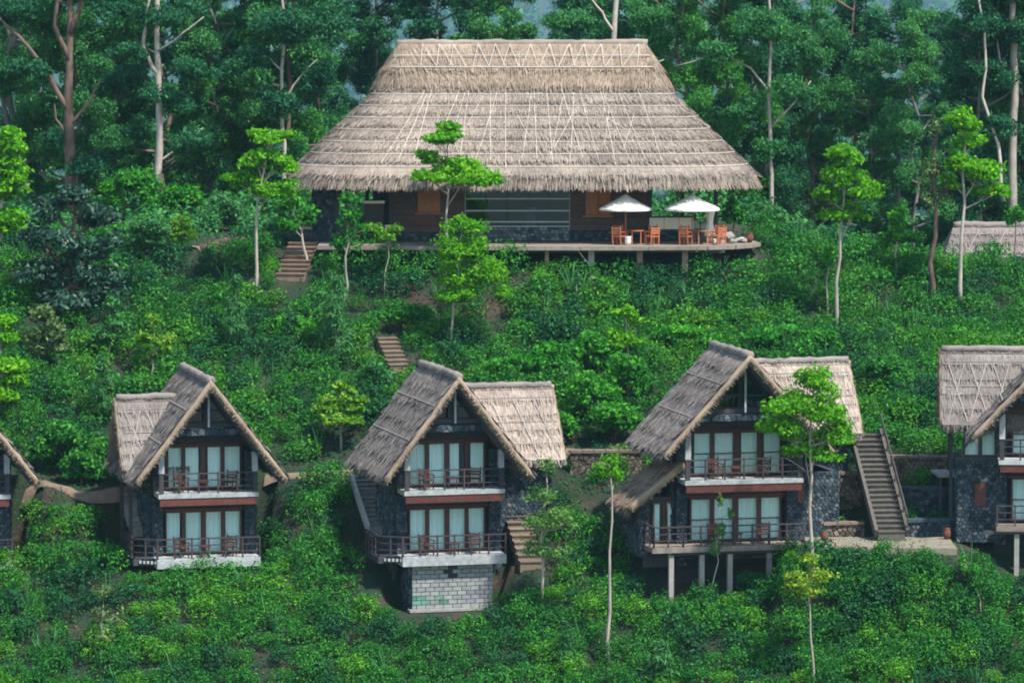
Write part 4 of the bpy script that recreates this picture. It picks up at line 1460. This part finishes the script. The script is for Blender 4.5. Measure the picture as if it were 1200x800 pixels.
bush_me = []
for k in range(9):
    v = bush_verts(rng, .72, 1.05, 1300, .098)
    bush_me.append(poly_mesh('tea_bush', v, 4, M[('tea', 'tea', 'tea_y', 'tea', 'tea_b', 'tea', 'tea_far', 'tea', 'tea_b')[k]]))
NB = min(300, len(spots))
for i in range(NB):
    o = link('tea_bush', bush_me[R.randrange(9)])
    s = R.uniform(.85, 1.35)
    o.location = (spots[i, 0], spots[i, 1], sz[i] - .06)
    o.rotation_euler = (R.uniform(-.1, .1) - .15, R.uniform(-.1, .1), R.uniform(0, 6.28))
    o.rotation_euler = (0, 0, R.uniform(0, 6.28))
    o.scale = (s * R.uniform(.9, 1.12), s * R.uniform(.9, 1.12), s * R.uniform(.8, 1.15))
    qx = project(np.array((spots[i, 0], spots[i, 1], sz[i])))[0]
    zone = next(z for lim, z in ((170, 'at the left edge of the slope'), (330, 'right below the small left chalet'), (455, 'between the left and middle chalets'), (610, 'below the pale block base'),
                                 (750, 'near the lollipop tree trunk'), (960, 'below the wide chalet on posts'), (1120, 'below the dusty terrace'), (9999, 'below the right edge chalet')) if qx < lim)
    tag(o, 'rounded tea bush in the front rows ' + zone, 'bush', 'tea bushes of the front rows below the chalets')
rest = []; rmat = []
tmpl = [bush_verts(rng, .72, 1.05, 720, .115) for _ in range(10)]
for i in range(NB, len(spots)):
    t = tmpl[rng.integers(0, 10)]
    a = rng.uniform(0, 6.28); s = rng.uniform(.85, 1.3)
    if spots[i, 1] > 9: s *= rng.choice([.85, 1.0, 1.25])
    ca, sa = math.cos(a) * s, math.sin(a) * s
    q = np.empty_like(t)
    q[:, 0] = t[:, 0] * ca - t[:, 1] * sa + spots[i, 0]
    q[:, 1] = t[:, 0] * sa + t[:, 1] * ca + spots[i, 1]
    q[:, 2] = t[:, 2] * s * rng.uniform(.7, 1.3) + sz[i] - .06
    rest.append(q)
    nz = math.sin(spots[i, 0] * .45 + 1) * math.sin(spots[i, 1] * .5 + 2) + rng.normal(0, .55)
    rmat += [1 if nz > .75 else (2 if nz < -.6 else 0)] * (len(t) // 4)
print('bushes', NB, len(rest))
tb = poly_mesh('tea_bushes', np.concatenate(rest), 4, M['tea_far'])
tb.materials.append(M['tea_y']); tb.materials.append(M['tea_b'])
tb.polygons.foreach_set('material_index', np.array(rmat, dtype=np.int32))
tag(link('tea_bushes', tb), 'dense mass of tea bushes covering the slope around and above the chalets', kind='stuff')


wd = []
for i in range(200):
    k = rng.integers(0, len(spots)); xv = spots[k, 0] + rng.uniform(-.6, .6); yv = spots[k, 1] + rng.uniform(-.6, .6)
    if blocked(xv, yv): continue
    n = int(rng.integers(10, 22)); hgt = rng.uniform(.25, .8)
    b0 = np.tile((xv, yv, ground(xv, yv) + .25), (n, 1)) + rng.normal(0, .08, (n, 3)) * np.array((1, 1, 0))
    D = unit(np.column_stack([rng.normal(0, .38, n), rng.normal(0, .38, n), np.ones(n)]))
    wd.append(blades(b0, D, unit(rng.normal(size=(n, 3))), hgt + .5, .055, rng))
tag(link('weeds', poly_mesh('weeds', np.concatenate(wd), 4, M['frond'])), 'tufts of tall weeds and ferns poking out between the tea bushes', kind='stuff')


n = 52000
gxv = rng.uniform(-29, 29, n); gyv = rng.uniform(-6, 36, n)
keep = np.array([not blocked(a, b, -.62) for a, b in zip(gxv, gyv)])
gxv = gxv[keep]; gyv = gyv[keep]
pts = np.column_stack([gxv, gyv, terrain(gxv, gyv) + rng.uniform(.02, .2, len(gxv))])
cover = leaves(pts, np.tile((0, -.3, 1.0), (len(pts), 1)), .17, .5, rng, .6)
tag(link('ground_cover', poly_mesh('ground_cover', cover, 4, M['tea_b'])), 'low leafy ground cover on the soil between the bushes', kind='stuff')  # dark leaf colour stands in for shade in the gaps between bushes


# ------------------------------------------------------------------ trees
def tree_meshes(limbs, clumps, rng, leafmat, bark, leaf, dens, aspect=.5, spread=.8, droop=0.0, sub=6, flat=.5, smin=.4, smax=.6):
    """limbs: [(points, r0, r1)], clumps: [(centre, (rx, ry, rz))], all relative to the tree's foot"""
    mb = MB()
    for pts, r0, r1 in limbs:
        n = len(pts)
        mb.tube(pts, [r0 + (r1 - r0) * (i / (n - 1)) for i in range(n)], 8 if r0 > .12 else 6)
    tm = mb.mesh('trunk', bark, True)
    out = []
    for c, r in clumps:
        c = np.array(c); r = np.array(r)
        k = max(2, int(sub * rng.uniform(.8, 1.25)))
        for _ in range(k):
            d = unit(rng.normal(size=3)) * rng.uniform(.25, .72)
            cc = c + d * r
            rr = r * rng.uniform(smin, smax)
            area = 4 * (rr[0] * rr[1] + rr[0] * rr[2] + rr[1] * rr[2])
            n = max(12, int(area * dens))
            p, nr = clump(cc, rr, n, rng, 1.6, flat)
            out.append(leaves(p, nr, leaf, aspect, rng, spread, droop))
    cm = poly_mesh('crown', np.concatenate(out), 4, leafmat)
    return tm, cm


_seed = [1000]


def ftree(label, base, crown, leafmat='bright', bark='bark_pale', name='shade_tree', cat='tree', d=None, leaf=.27, dens=62, tr=.062, aspect=.5, limbs=None,
          sub=8, flat=.5, droop=0.0, spread=.8, group=None, lean=0.0, depth=.9, smin=.3, smax=.62, sink=.3):
    """base (px, py): foot of the trunk; crown [(px, py, rx, ry)] in photograph pixels at the tree's own distance"""
    _seed[0] += 1
    rng = np.random.default_rng(_seed[0])
    b = hit(*base) if d is None else at(base[0], base[1], d)
    dd = b.y + 200 if d is None else d
    b.z = ground(b.x, b.y)
    s = dd / FPX
    rel = lambda px, py: np.array(((px - 600) * s - b.x, 0.0, at(px, py, dd).z - b.z))
    cl = []
    for (px, py, rx, ry) in crown:
        c = rel(px, py); c[1] = rng.uniform(-.35, .35) * rx * s * depth
        cl.append((c, (rx * s, rx * s * depth, ry * s)))
    top = max(cl, key=lambda q: q[0][2])[0]
    lm = []
    if limbs:
        for pts, w0, w1 in limbs:
            P = [rel(*p) for p in pts]
            off = rng.uniform(-.3, .3)
            for i, p in enumerate(P): p[1] = off * i / len(P)
            # smooth and roughen
            Q = []
            for p, q in zip(P, P[1:]):
                for k in range(3): Q.append(p + (q - p) * k / 3 + rng.normal(0, .03, 3))
            Q.append(P[-1])
            lm.append(([tuple(q) for q in Q], w0 * s * .4, w1 * s * .36))
    else:
        P = [np.array((0, 0, -sink))]
        n = 7
        for i in range(1, n + 1):
            f = i / n
            P.append(np.array((top[0] * f ** 1.6, top[1] * f, top[2] * f)) + rng.normal(0, .025 + .006 * top[2], 3) * np.array((1, 1, 0)) * (0 if i == n else 1))
        lm.append(([tuple(p) for p in P], tr * 1.25, tr * .35))
        for c, r in cl:
            z0 = max(top[2] * .25, c[2] - r[0] * .9)
            f = min(1, z0 / max(top[2], .1))
            i = f * n; k = min(int(i), n - 1)
            a = P[k] + (P[k + 1] - P[k]) * (i - k)
            e = c + np.array((0, 0, r[2] * .2))
            m = (a + e) / 2 + np.array((0, 0, -.1 * np.linalg.norm(e - a)))
            lm.append(([tuple(a), tuple(m), tuple(e)], tr * .55, tr * .15))
            for _ in range(3):
                e2 = c + unit(rng.normal(size=3)) * r * .7
                lm.append(([tuple(m), tuple((m + e2) / 2 + np.array((0, 0, .05))), tuple(e2)], tr * .3, tr * .1))
    tm, cm = tree_meshes(lm, cl, rng, M[leafmat], M[bark], leaf, dens, aspect, spread, droop, sub, flat, smin, smax)
    t = thing(name, label, cat, b, 0, group)
    link('trunk', tm, t); link('crown', cm, t)
    return t


SH = 'slender shade trees on the tea slope'
ftree('slender shade tree standing right in front of the hall, its crown over the roof', (522, 284),
      [(526, 152, 24, 11), (518, 163, 30, 9), (501, 183, 17, 11), (545, 205, 42, 22), (505, 207, 24, 12), (575, 208, 14, 12)], group=SH, d=224.0, tr=.07)
ftree('bushy bright tree on the slope below the hall deck with pale double trunk', (530, 415),
      [(545, 262, 26, 18), (540, 290, 36, 20), (548, 318, 42, 24), (572, 318, 28, 28), (525, 300, 24, 26), (540, 345, 32, 14), (588, 342, 16, 9)], group=SH, leaf=.2)
ftree('slender shade tree with flat layered crown left of the hall roof', (298, 352),
      [(315, 160, 30, 12), (300, 185, 28, 14), (322, 193, 30, 14), (338, 217, 18, 9), (285, 212, 24, 11), (315, 222, 34, 12)], group=SH, tr=.08)
ftree('slender shade tree on the crest right of the hall with pale stem', (980, 390),
      [(992, 182, 24, 16), (985, 205, 30, 15), (1010, 225, 28, 15), (970, 230, 18, 14), (998, 252, 36, 16), (975, 210, 16, 14)], group=SH, tr=.085)
ftree('shade tree rising before the grey hut with tall two-tier crown', (1126, 368),
      [(1130, 140, 26, 18), (1138, 165, 26, 14), (1125, 190, 28, 16), (1150, 200, 36, 18), (1165, 222, 26, 12), (1115, 212, 18, 12)], group=SH, tr=.1)
ftree('thin dark-stemmed tree with sparse olive crown beside the tall two-tier shade tree', (1092, 365),
      [(1097, 160, 12, 25), (1090, 200, 22, 22), (1105, 225, 18, 20), (1082, 235, 14, 14)], 'olive', 'bark_brown', group=SH, tr=.13, dens=14, leaf=.22)
ftree('small pale-stemmed tree left of the grey hut on the crest', (1050, 318), [(1052, 255, 16, 18), (1058, 278, 20, 14), (1042, 280, 12, 12)], 'mid', group=SH, tr=.05)
ftree('thin crooked sapling beside the slender tree on the crest', (968, 372), [(971, 300, 8, 14), (968, 322, 9, 12)], 'mid', group=SH, tr=.05, dens=30)
ftree('round bright tree hiding the right half of the wide chalet', (948, 632),
      [(955, 448, 30, 22), (938, 475, 40, 24), (972, 480, 32, 28), (922, 505, 34, 24), (968, 512, 38, 26), (945, 528, 50, 16), (988, 508, 16, 18)], 'bright', d=196.0, group=SH, tr=.085, leaf=.2, dens=75, sub=7)
ftree('lollipop shade tree with long bare trunk left of the wide chalet', (714, 785), [(714, 540, 19, 11), (708, 556, 20, 11), (722, 560, 16, 12)], 'bright', group=SH, tr=.075, leaf=.2)
ftree('feathery tree right of the block base chalet', (636, 712),
      [(640, 548, 13, 20), (637, 580, 24, 20), (650, 605, 32, 16), (625, 612, 22, 18), (668, 612, 12, 10), (640, 640, 34, 18)], 'olive2', group=SH, tr=.06, dens=32, leaf=.18)
ftree('little sapling in front of the wide chalet deck', (836, 712), [(845, 622, 11, 14), (842, 640, 12, 12), (857, 602, 6, 8), (846, 585, 5, 12)], 'olive2', group=SH, tr=.03, dens=45, leaf=.16)
ftree('yellow-green tree with long thin trunk below the wide chalet terrace', (952, 812), [(952, 655, 14, 12), (940, 678, 22, 14), (962, 675, 20, 14), (950, 694, 26, 10), (928, 690, 12, 9)], 'yellow', group=SH, tr=.05, leaf=.19, dens=45)
ftree('leaning sapling below the right chalet', (1150, 724), [(1140, 665, 18, 12), (1152, 680, 12, 10), (1132, 655, 10, 8)], 'mid', group=SH, tr=.035, dens=40, leaf=.18)
ftree('bright layered tree at the left edge beside the dark glossy tree', (-6, 330), [(8, 165, 26, 20), (15, 195, 26, 16), (5, 225, 36, 20), (22, 215, 20, 14), (8, 262, 30, 22), (-12, 200, 24, 40)], group=SH, tr=.12, d=221.0)
ftree('bright tree low at the left edge below the dark glossy tree', (-8, 500), [(2, 375, 18, 14), (-2, 400, 22, 16), (5, 428, 28, 16), (12, 448, 20, 14), (-5, 465, 26, 14)], group=SH, tr=.09, d=213.0)
ftree('big dark glossy-leaved tree on the left slope', (80, 372),
      [(88, 228, 26, 16), (58, 246, 30, 18), (108, 256, 30, 20), (40, 282, 34, 24), (86, 282, 34, 26), (122, 292, 24, 22), (62, 318, 40, 26), (108, 326, 34, 24), (28, 322, 24, 20), (84, 352, 40, 18), (130, 336, 16, 14)], 'dark', 'bark_dark', 'broadleaf_tree', tr=.2, leaf=.3, dens=36, sub=7, smin=.34, smax=.6)
ftree('small olive tree with pale trunk below the dark glossy tree', (70, 430), [(50, 370, 24, 18), (62, 388, 20, 18), (38, 392, 20, 18), (55, 408, 26, 14)], 'olive', name='small_tree', tr=.08, dens=45)
ftree('yellow-green sapling with forked pale trunk above the small left chalet', (179, 448), [(180, 378, 14, 11), (172, 395, 16, 12), (192, 400, 16, 12), (180, 415, 20, 9)], 'yellow2', name='small_tree', tr=.05, dens=38)
ftree('slim leafy sapling right of the dark glossy tree', (128, 420), [(128, 360, 14, 22), (135, 385, 16, 18), (118, 390, 14, 16)], 'frond', name='small_tree', tr=.05, dens=40)
ftree('yellow-flushed bush tree left of the block base chalet roof', (400, 528), [(400, 460, 20, 14), (388, 472, 20, 14), (415, 475, 20, 14), (402, 490, 28, 13)], 'yellow2', name='small_tree', tr=.05)
ftree('yellow-green little tree on the slope above the wide chalet roof', (736, 430), [(733, 366, 16, 9), (745, 378, 12, 8), (735, 398, 24, 12), (722, 392, 12, 9)], 'bright', name='small_tree', tr=.05)
ftree('pale-leaved little tree right of the other one above the wide chalet roof', (826, 400), [(826, 372, 12, 8), (830, 382, 10, 7)], 'yellow2', name='small_tree', tr=.04)
ftree('thin tree before the open bay of the hall', (405, 330), [(412, 232, 14, 16), (405, 255, 18, 16), (418, 270, 14, 12), (400, 285, 12, 14)], 'mid', name='small_tree', tr=.06, d=223.0, dens=30)
ftree('low bright shrub before the black cabinet at the hall deck', (450, 300), [(442, 270, 16, 10), (460, 268, 12, 10), (450, 278, 18, 8)], 'yellow2', name='small_tree', tr=.03, d=223.5, dens=45)
ftree('leafy tree at the left end of the hall under the eave', (360, 310), [(340, 240, 18, 18), (358, 258, 16, 16), (342, 264, 16, 12)], 'mid', name='small_tree', tr=.07, d=226.0, dens=40)
ftree('dry pale sapling low on the left slope', (118, 775), [(118, 695, 14, 14), (110, 720, 18, 16), (130, 725, 16, 18), (118, 745, 22, 12)], 'olive', name='small_tree', tr=.04, dens=16, leaf=.2)

# upright young trees with feathery fronds
FR = 'feathery upright young trees on the slope'
for (px, py, h, w, lb) in ((392, 436, 122, 26, 'tall feathery young tree left of the sandy steps'),
                           (275, 416, 92, 18, 'feathery young tree on the slope below the layered shade tree'),
                           (118, 500, 80, 20, 'feathery young tree between the olive tree and the small left chalet'),
                           (676, 366, 52, 9, 'narrow feathery sapling below the left deck post of the hall'),
                           (640, 366, 36, 8, 'short feathery sapling left of the narrow one below the hall deck'),
                           (800, 380, 50, 12, 'feathery sapling below the rightmost hall deck post'),
                           (885, 384, 42, 12, 'feathery sapling on the slope below the deck end'),
                           (432, 300, 40, 10, 'feathery sapling at the hall deck edge'),
                           (665, 790, 62, 14, 'feathery sapling in the front rows below the block base chalet'),
                           (775, 812, 62, 20, 'pale feathery sapling in the front rows left of the lollipop tree foot'),
                           (980, 300, 40, 12, 'feathery young shrub on the crest behind the slender tree'),
                           (340, 415, 60, 14, 'feathery young tree above the path left of the tall feathery one')):
    ftree(lb, (px, py), [(px, py - h * .82, w * .5, h * .2), (px + 1, py - h * .6, w * .8, h * .24), (px - 1, py - h * .36, w, h * .22)], 'frond', name='young_tree',
          tr=.035, leaf=.42, aspect=.16, dens=42, droop=-1.6, spread=.5, sub=5, group=FR, smin=.45, smax=.7)

# shrubs that can be told apart
SB = 'leafy shrubs on the slope above the chalets'
for (px, py, rx, ry, m, lb) in (
        (640, 428, 42, 30, 'mid', 'round green shrub behind the right wing of the block base chalet'),
        (690, 414, 36, 26, 'mid', 'green shrub between the block base and wide chalets, highest of its cluster'),
        (735, 440, 34, 30, 'mid', 'green shrub left of the wide chalet roof ridge'),
        (690, 462, 40, 30, 'mid', 'dense shrub in the middle of the gap left of the wide chalet'),
        (722, 492, 40, 26, 'mid', 'bright shrub above the path left of the wide chalet'),
        (660, 500, 26, 20, 'mid', 'shrub just right of the block base chalet wing'),
        (590, 430, 28, 18, 'mid', 'shrub behind the roof ridge of the block base chalet'),
        (800, 392, 34, 18, 'mid', 'shrub behind the left slope of the wide chalet roof'),
        (905, 394, 44, 18, 'mid', 'long shrub behind the right wing of the wide chalet'),
        (965, 402, 30, 18, 'mid', 'shrub at the foot of the slender tree on the crest'),
        (70, 520, 46, 34, 'tea', 'dark rounded shrub beside the path left of the small left chalet'),
        (95, 545, 34, 22, 'tea', 'lower dark shrub beside the small left chalet stairway'),
        (150, 222, 40, 26, 'mid', 'bright shrub above the dark glossy tree'),
        (205, 240, 40, 30, 'mid', 'tall shrub left of the layered shade tree'),
        (175, 280, 34, 28, 'frond', 'feathery shrub right of the dark glossy tree'),
        (212, 272, 18, 24, 'yellow2', 'yellow-green shrub at the left end of the bank path'),
        (255, 248, 28, 24, 'frond', 'feathery shrub behind the bank path'),
        (345, 385, 34, 22, 'mid', 'shrub below the brown steps of the hall'),
        (440, 440, 24, 22, 'frond', 'shrub left of the sandy steps'),
        (480, 372, 30, 20, 'tea', 'dark shrub on the slope above the sandy steps'),
        (1075, 480, 34, 24, 'tea', 'dark shrub beside the head of the long stairway'),
        (1040, 440, 36, 26, 'tea', 'dark shrub right of the wide chalet wing roof'),
        (1075, 580, 18, 16, 'tea', 'small shrub between the stone tiers right of the long stairway'),
        (1190, 255, 12, 18, 'mid', 'small upright bush behind the grey hut roof'),
        (905, 255, 22, 18, 'frond', 'bushy shrub just right of the hall eave'),
        (860, 250, 14, 22, 'mid', 'thin shrub under the right eave of the hall'),
        (1125, 395, 30, 14, 'mid', 'shrub above the right chalet thatch')):
    ftree(lb, (px, py + ry), [(px, py - ry * .3, rx * .75, ry * .7), (px - rx * .4, py + ry * .1, rx * .6, ry * .8), (px + rx * .4, py + ry * .1, rx * .6, ry * .8)],
          m, 'bark_dark', 'shrub', 'shrub', leaf=.24, dens=60, tr=.05, sub=7, group=SB)

# eucalypts of the ridge wood: the ones whose trunks show
EU = 'tall eucalypts of the ridge wood'
ftree('great brown-trunked eucalyptus with spreading pale limbs at the upper left', (84, 250),
      [(20, 10, 45, 25), (85, -25, 60, 30), (140, 15, 40, 25), (35, 85, 34, 20), (140, 90, 36, 22), (105, 190, 36, 26), (60, 165, 30, 22), (160, 150, 30, 20)], 'euca', 'bark_brown', 'eucalyptus', d=246.0,
      limbs=[([(84, 252), (82, 190), (80, 120), (82, 60), (86, -40)], 20, 9), ([(80, 130), (62, 95), (35, 55), (0, 22), (-20, 8)], 9, 3), ([(80, 150), (105, 120), (118, 95)], 7, 2),
             ([(82, 70), (66, 30), (70, -20)], 9, 5), ([(83, 40), (96, 5), (100, -40)], 10, 5), ([(80, 160), (66, 140), (64, 120)], 5, 2)], leaf=.25, dens=62, smin=.26, smax=.5, flat=.85, depth=1.3, aspect=.35, droop=.8, group=EU)
ftree('straight pale-trunked eucalyptus left of the hall roof', (186, 245),
      [(190, 115, 45, 24), (200, 10, 50, 30), (150, 60, 30, 20), (235, 80, 36, 22), (225, 165, 34, 24), (170, -30, 40, 20)], 'euca', 'bark_pale', 'eucalyptus', d=243.0,
      limbs=[([(186, 248), (186, 180), (187, 110), (184, 50), (186, -50)], 12, 8), ([(186, 90), (168, 55), (172, 20), (180, -20)], 7, 3), ([(186, 190), (210, 175), (238, 150)], 4, 1.5), ([(186, 60), (215, 40), (240, 20)], 4, 1.5)],
      leaf=.25, dens=62, smin=.26, smax=.5, flat=.85, depth=1.3, aspect=.35, droop=.8, group=EU)
ftree('pale forked eucalyptus above the right of the hall ridge', (722, 200),
      [(700, -20, 50, 25), (760, 20, 40, 24), (660, 20, 40, 20), (730, 60, 30, 20)], 'euca2', 'bark_pale', 'eucalyptus', d=258.0,
      limbs=[([(724, 200), (722, 110), (719, 45), (722, 0), (728, -40)], 11, 7), ([(720, 40), (705, 15), (684, -10)], 5, 2), ([(722, 100), (750, 85), (778, 70)], 4, 1.5), ([(722, 90), (700, 70), (690, 55)], 4, 1.5)],
      leaf=.25, dens=62, smin=.26, smax=.5, flat=.85, depth=1.3, aspect=.35, droop=.8, group=EU)
ftree('stout pale-trunked eucalyptus at the upper right edge', (1186, 260),
      [(1180, -10, 50, 30), (1210, 80, 36, 30), (1150, 30, 34, 24), (1160, 90, 24, 18)], 'euca', 'bark_pale', 'eucalyptus', d=256.0,
      limbs=[([(1186, 262), (1187, 170), (1189, 90), (1184, 30), (1190, -50)], 14, 9), ([(1188, 110), (1170, 70), (1165, 30)], 5, 2)], leaf=.25, dens=62, smin=.26, smax=.5, flat=.85, depth=1.3, aspect=.35, droop=.8, group=EU)
ftree('crooked thin pale eucalyptus left of the stout one at the upper right', (1172, 235),
      [(1148, 30, 26, 20), (1140, 80, 18, 14), (1165, 140, 14, 12)], 'euca', 'bark_pale', 'eucalyptus', d=254.0,
      limbs=[([(1176, 236), (1170, 170), (1150, 115), (1154, 80), (1152, 30), (1146, 0)], 6, 3)], leaf=.25, dens=62, smin=.26, smax=.5, flat=.85, depth=1.3, aspect=.35, droop=.8, group=EU)
ftree('young eucalyptus with reaching pale limb right of the hall roof', (905, 250),
      [(850, 60, 40, 22), (905, 30, 50, 30), (870, 120, 36, 24), (930, 110, 34, 24), (895, 175, 30, 20)], 'euca2', 'bark_pale', 'eucalyptus', d=252.0,
      limbs=[([(905, 252), (903, 180), (900, 110), (904, 40), (900, -20)], 7, 4), ([(902, 110), (880, 80), (845, 62), (790, 78)], 4, 1.5), ([(903, 150), (930, 120), (950, 95)], 4, 1.5)], leaf=.25, dens=62, smin=.26, smax=.5, flat=.85, depth=1.3, aspect=.35, droop=.8, group=EU)
ftree('leaning pale-limbed eucalyptus above the layered shade tree', (330, 240),
      [(330, 30, 50, 30), (290, 70, 40, 24), (370, 90, 34, 26), (320, 120, 36, 22), (395, 20, 40, 24)], 'euca', 'bark_pale', 'eucalyptus', d=250.0,
      limbs=[([(332, 242), (334, 170), (330, 100), (334, 30), (328, -30)], 7, 4), ([(333, 85), (315, 68), (296, 60)], 4, 2), ([(332, 120), (352, 90), (372, 70)], 4, 1.5)], leaf=.25, dens=62, smin=.26, smax=.5, flat=.85, depth=1.3, aspect=.35, droop=.8, group=EU)

# the rest of the ridge wood from a few grown trees
var = []
for k in range(6):
    rg = np.random.default_rng(600 + k)
    H = rg.uniform(19, 25)
    lm = []; cl = []
    tp = [np.array((0, 0, -.6))]
    for i in range(1, 9):
        tp.append(np.array((rg.normal(0, .25) * i * .3, rg.normal(0, .25) * i * .3, H * i / 8)))
    lm.append(([tuple(p) for p in tp], .22, .04))
    nb = 22
    for b in range(nb):
        f = .06 + .91 * b / nb
        i = f * 8; j = min(int(i), 7)
        a = tp[j] + (tp[j + 1] - tp[j]) * (i - j)
        an = b * 2.4 + rg.uniform(-.5, .5)
        L = rg.uniform(1.6, 4.2) * (1.15 - .5 * f)
        e = a + np.array((math.cos(an) * L, math.sin(an) * L, L * rg.uniform(.1, .8)))
        lm.append(([tuple(a), tuple((a + e) / 2 + np.array((0, 0, -.2))), tuple(e)], .12, .03))
        q = rg.uniform(1.0, 1.7)
        cl.append((e, (q * 1.2, q * 1.2, q * rg.uniform(.8, 1.3))))
        if b % 2: cl.append(((a + e) / 2 + np.array((0, 0, .5)), (q, q, q * .95)))
    cl.append((tp[-1], (1.8, 1.8, 1.3)))
    var.append(tree_meshes(lm, cl, rg, M['euca3'] if k == 4 else (M['euca2'] if k in (1, 2, 5) else M['euca']), M['bark_grey'] if k % 2 else M['bark_brown'], .25, 44, .42, .7, .9, 8, .85, .26, .5))


def wood_tree(k, px, d, scale, label, group):
    x = (px - 600) / FPX * d; y = d - 200
    t = thing('eucalyptus', label, 'tree', (x, y, ground(x, y)), R.uniform(0, 6.28), group)
    t.scale = (scale, scale, scale * R.uniform(.9, 1.1))
    tm, cm = var[k % 6]
    link('trunk', tm, t); link('crown', cm, t)


zones = [(-40, 340, 'left of the hall roof'), (340, 880, 'behind the hall roof'), (880, 1240, 'right of the hall roof')]
rowsd = [((253, 262), 60, 'front'), ((272, 290), 64, 'middle'), ((300, 335), 92, 'back')]
ORD = ['first', 'second', 'third', 'fourth', 'fifth', 'sixth', 'seventh', 'eighth', 'ninth', 'tenth', 'eleventh', 'twelfth', 'thirteenth', 'fourteenth']
for (d0, d1), step, rn in rowsd:
    px = -45.0; cnt = {}
    while px < 1250:
        z = next((z for z in zones if z[0] <= px < z[1]), zones[-1] if px > 600 else zones[0])
        inside = rn == 'front' and 380 < px < 830
        if not inside:
            wood_tree(R.randrange(6), px + R.uniform(-14, 14), R.uniform(d0, d1), R.uniform(.72, 1.1) * (.85 if rn == 'front' else 1.0),
                      '%s eucalyptus from the left in the %s rank %s' % (ORD[cnt.setdefault(z[2], 0)], rn, z[2]), 'eucalypts in the %s rank of the ridge wood' % rn)
            cnt[z[2]] += 1
        px += step * R.uniform(.8, 1.2)

# undergrowth below the wood and on the crest
rng = np.random.default_rng(77)
tm_ = [bush_verts(rng, 1.0, 1.6, 260, .3) for _ in range(6)]
und = []
for i in range(1300):
    yv = rng.uniform(29, 74); xv = rng.uniform(-36, 38)
    if -12.2 < xv < 13.6 and yv < 46: continue
    if abs(xv - hut.location.x) < 6.2 and 41 < yv < 49.5: continue
    if xv > 12 and yv < 50: continue
    if -18.5 < xv < -9 and yv < 32.5: continue
    t = tm_[rng.integers(0, 6)]; s = rng.uniform(.6, 1.4) * (1.0 if yv > 45 else .75); a = rng.uniform(0, 6.28)
    ca, sa = math.cos(a) * s, math.sin(a) * s
    q = np.empty_like(t)
    q[:, 0] = t[:, 0] * ca - t[:, 1] * sa + xv; q[:, 1] = t[:, 0] * sa + t[:, 1] * ca + yv
    q[:, 2] = t[:, 2] * s + ground(xv, yv) - .1
    und.append(q)
tag(link('undergrowth', poly_mesh('undergrowth', np.concatenate(und), 4, M['euca2'])), 'dark leafy undergrowth along the foot of the ridge wood', kind='stuff')
tm_ = [bush_verts(rng, 7.0, 15.0, 160, 3.0) for _ in range(5)]
und = []
for i in range(1500):
    yv = 1600 + 3400 * rng.uniform(); xv = rng.uniform(-1, 1) * (yv + 200) * .14
    t = tm_[rng.integers(0, 5)]; s = rng.uniform(1.4, 3.0); a = rng.uniform(0, 6.28)
    ca, sa = math.cos(a) * s, math.sin(a) * s
    q = np.empty_like(t)
    q[:, 0] = t[:, 0] * ca - t[:, 1] * sa + xv; q[:, 1] = t[:, 0] * sa + t[:, 1] * ca + yv
    q[:, 2] = t[:, 2] * s + ground(xv, yv) - .5
    und.append(q)
tag(link('forest', poly_mesh('forest', np.concatenate(und), 4, M['wood_far'])), 'hazy far wood on the slope beyond the ridge', kind='stuff')

# ------------------------------------------------------------------ haze
hzb = MB(); hzb.box((0, 100, 10), (11600, 11600, 300))
hm = bpy.data.materials.new('valley_haze'); hm.use_nodes = True
nt = hm.node_tree
for n in list(nt.nodes): nt.nodes.remove(n)
pv = nt.nodes.new('ShaderNodeVolumePrincipled')
pv.inputs['Color'].default_value = (0.45, 0.8, 1.0, 1)
pv.inputs['Density'].default_value = 0.00007
pv.inputs['Anisotropy'].default_value = 0.2
mo = nt.nodes.new('ShaderNodeOutputMaterial')
nt.links.new(pv.outputs[0], mo.inputs['Volume'])
tag(hzb.build('haze', hm), 'thin blue morning haze over the valley', kind='stuff')
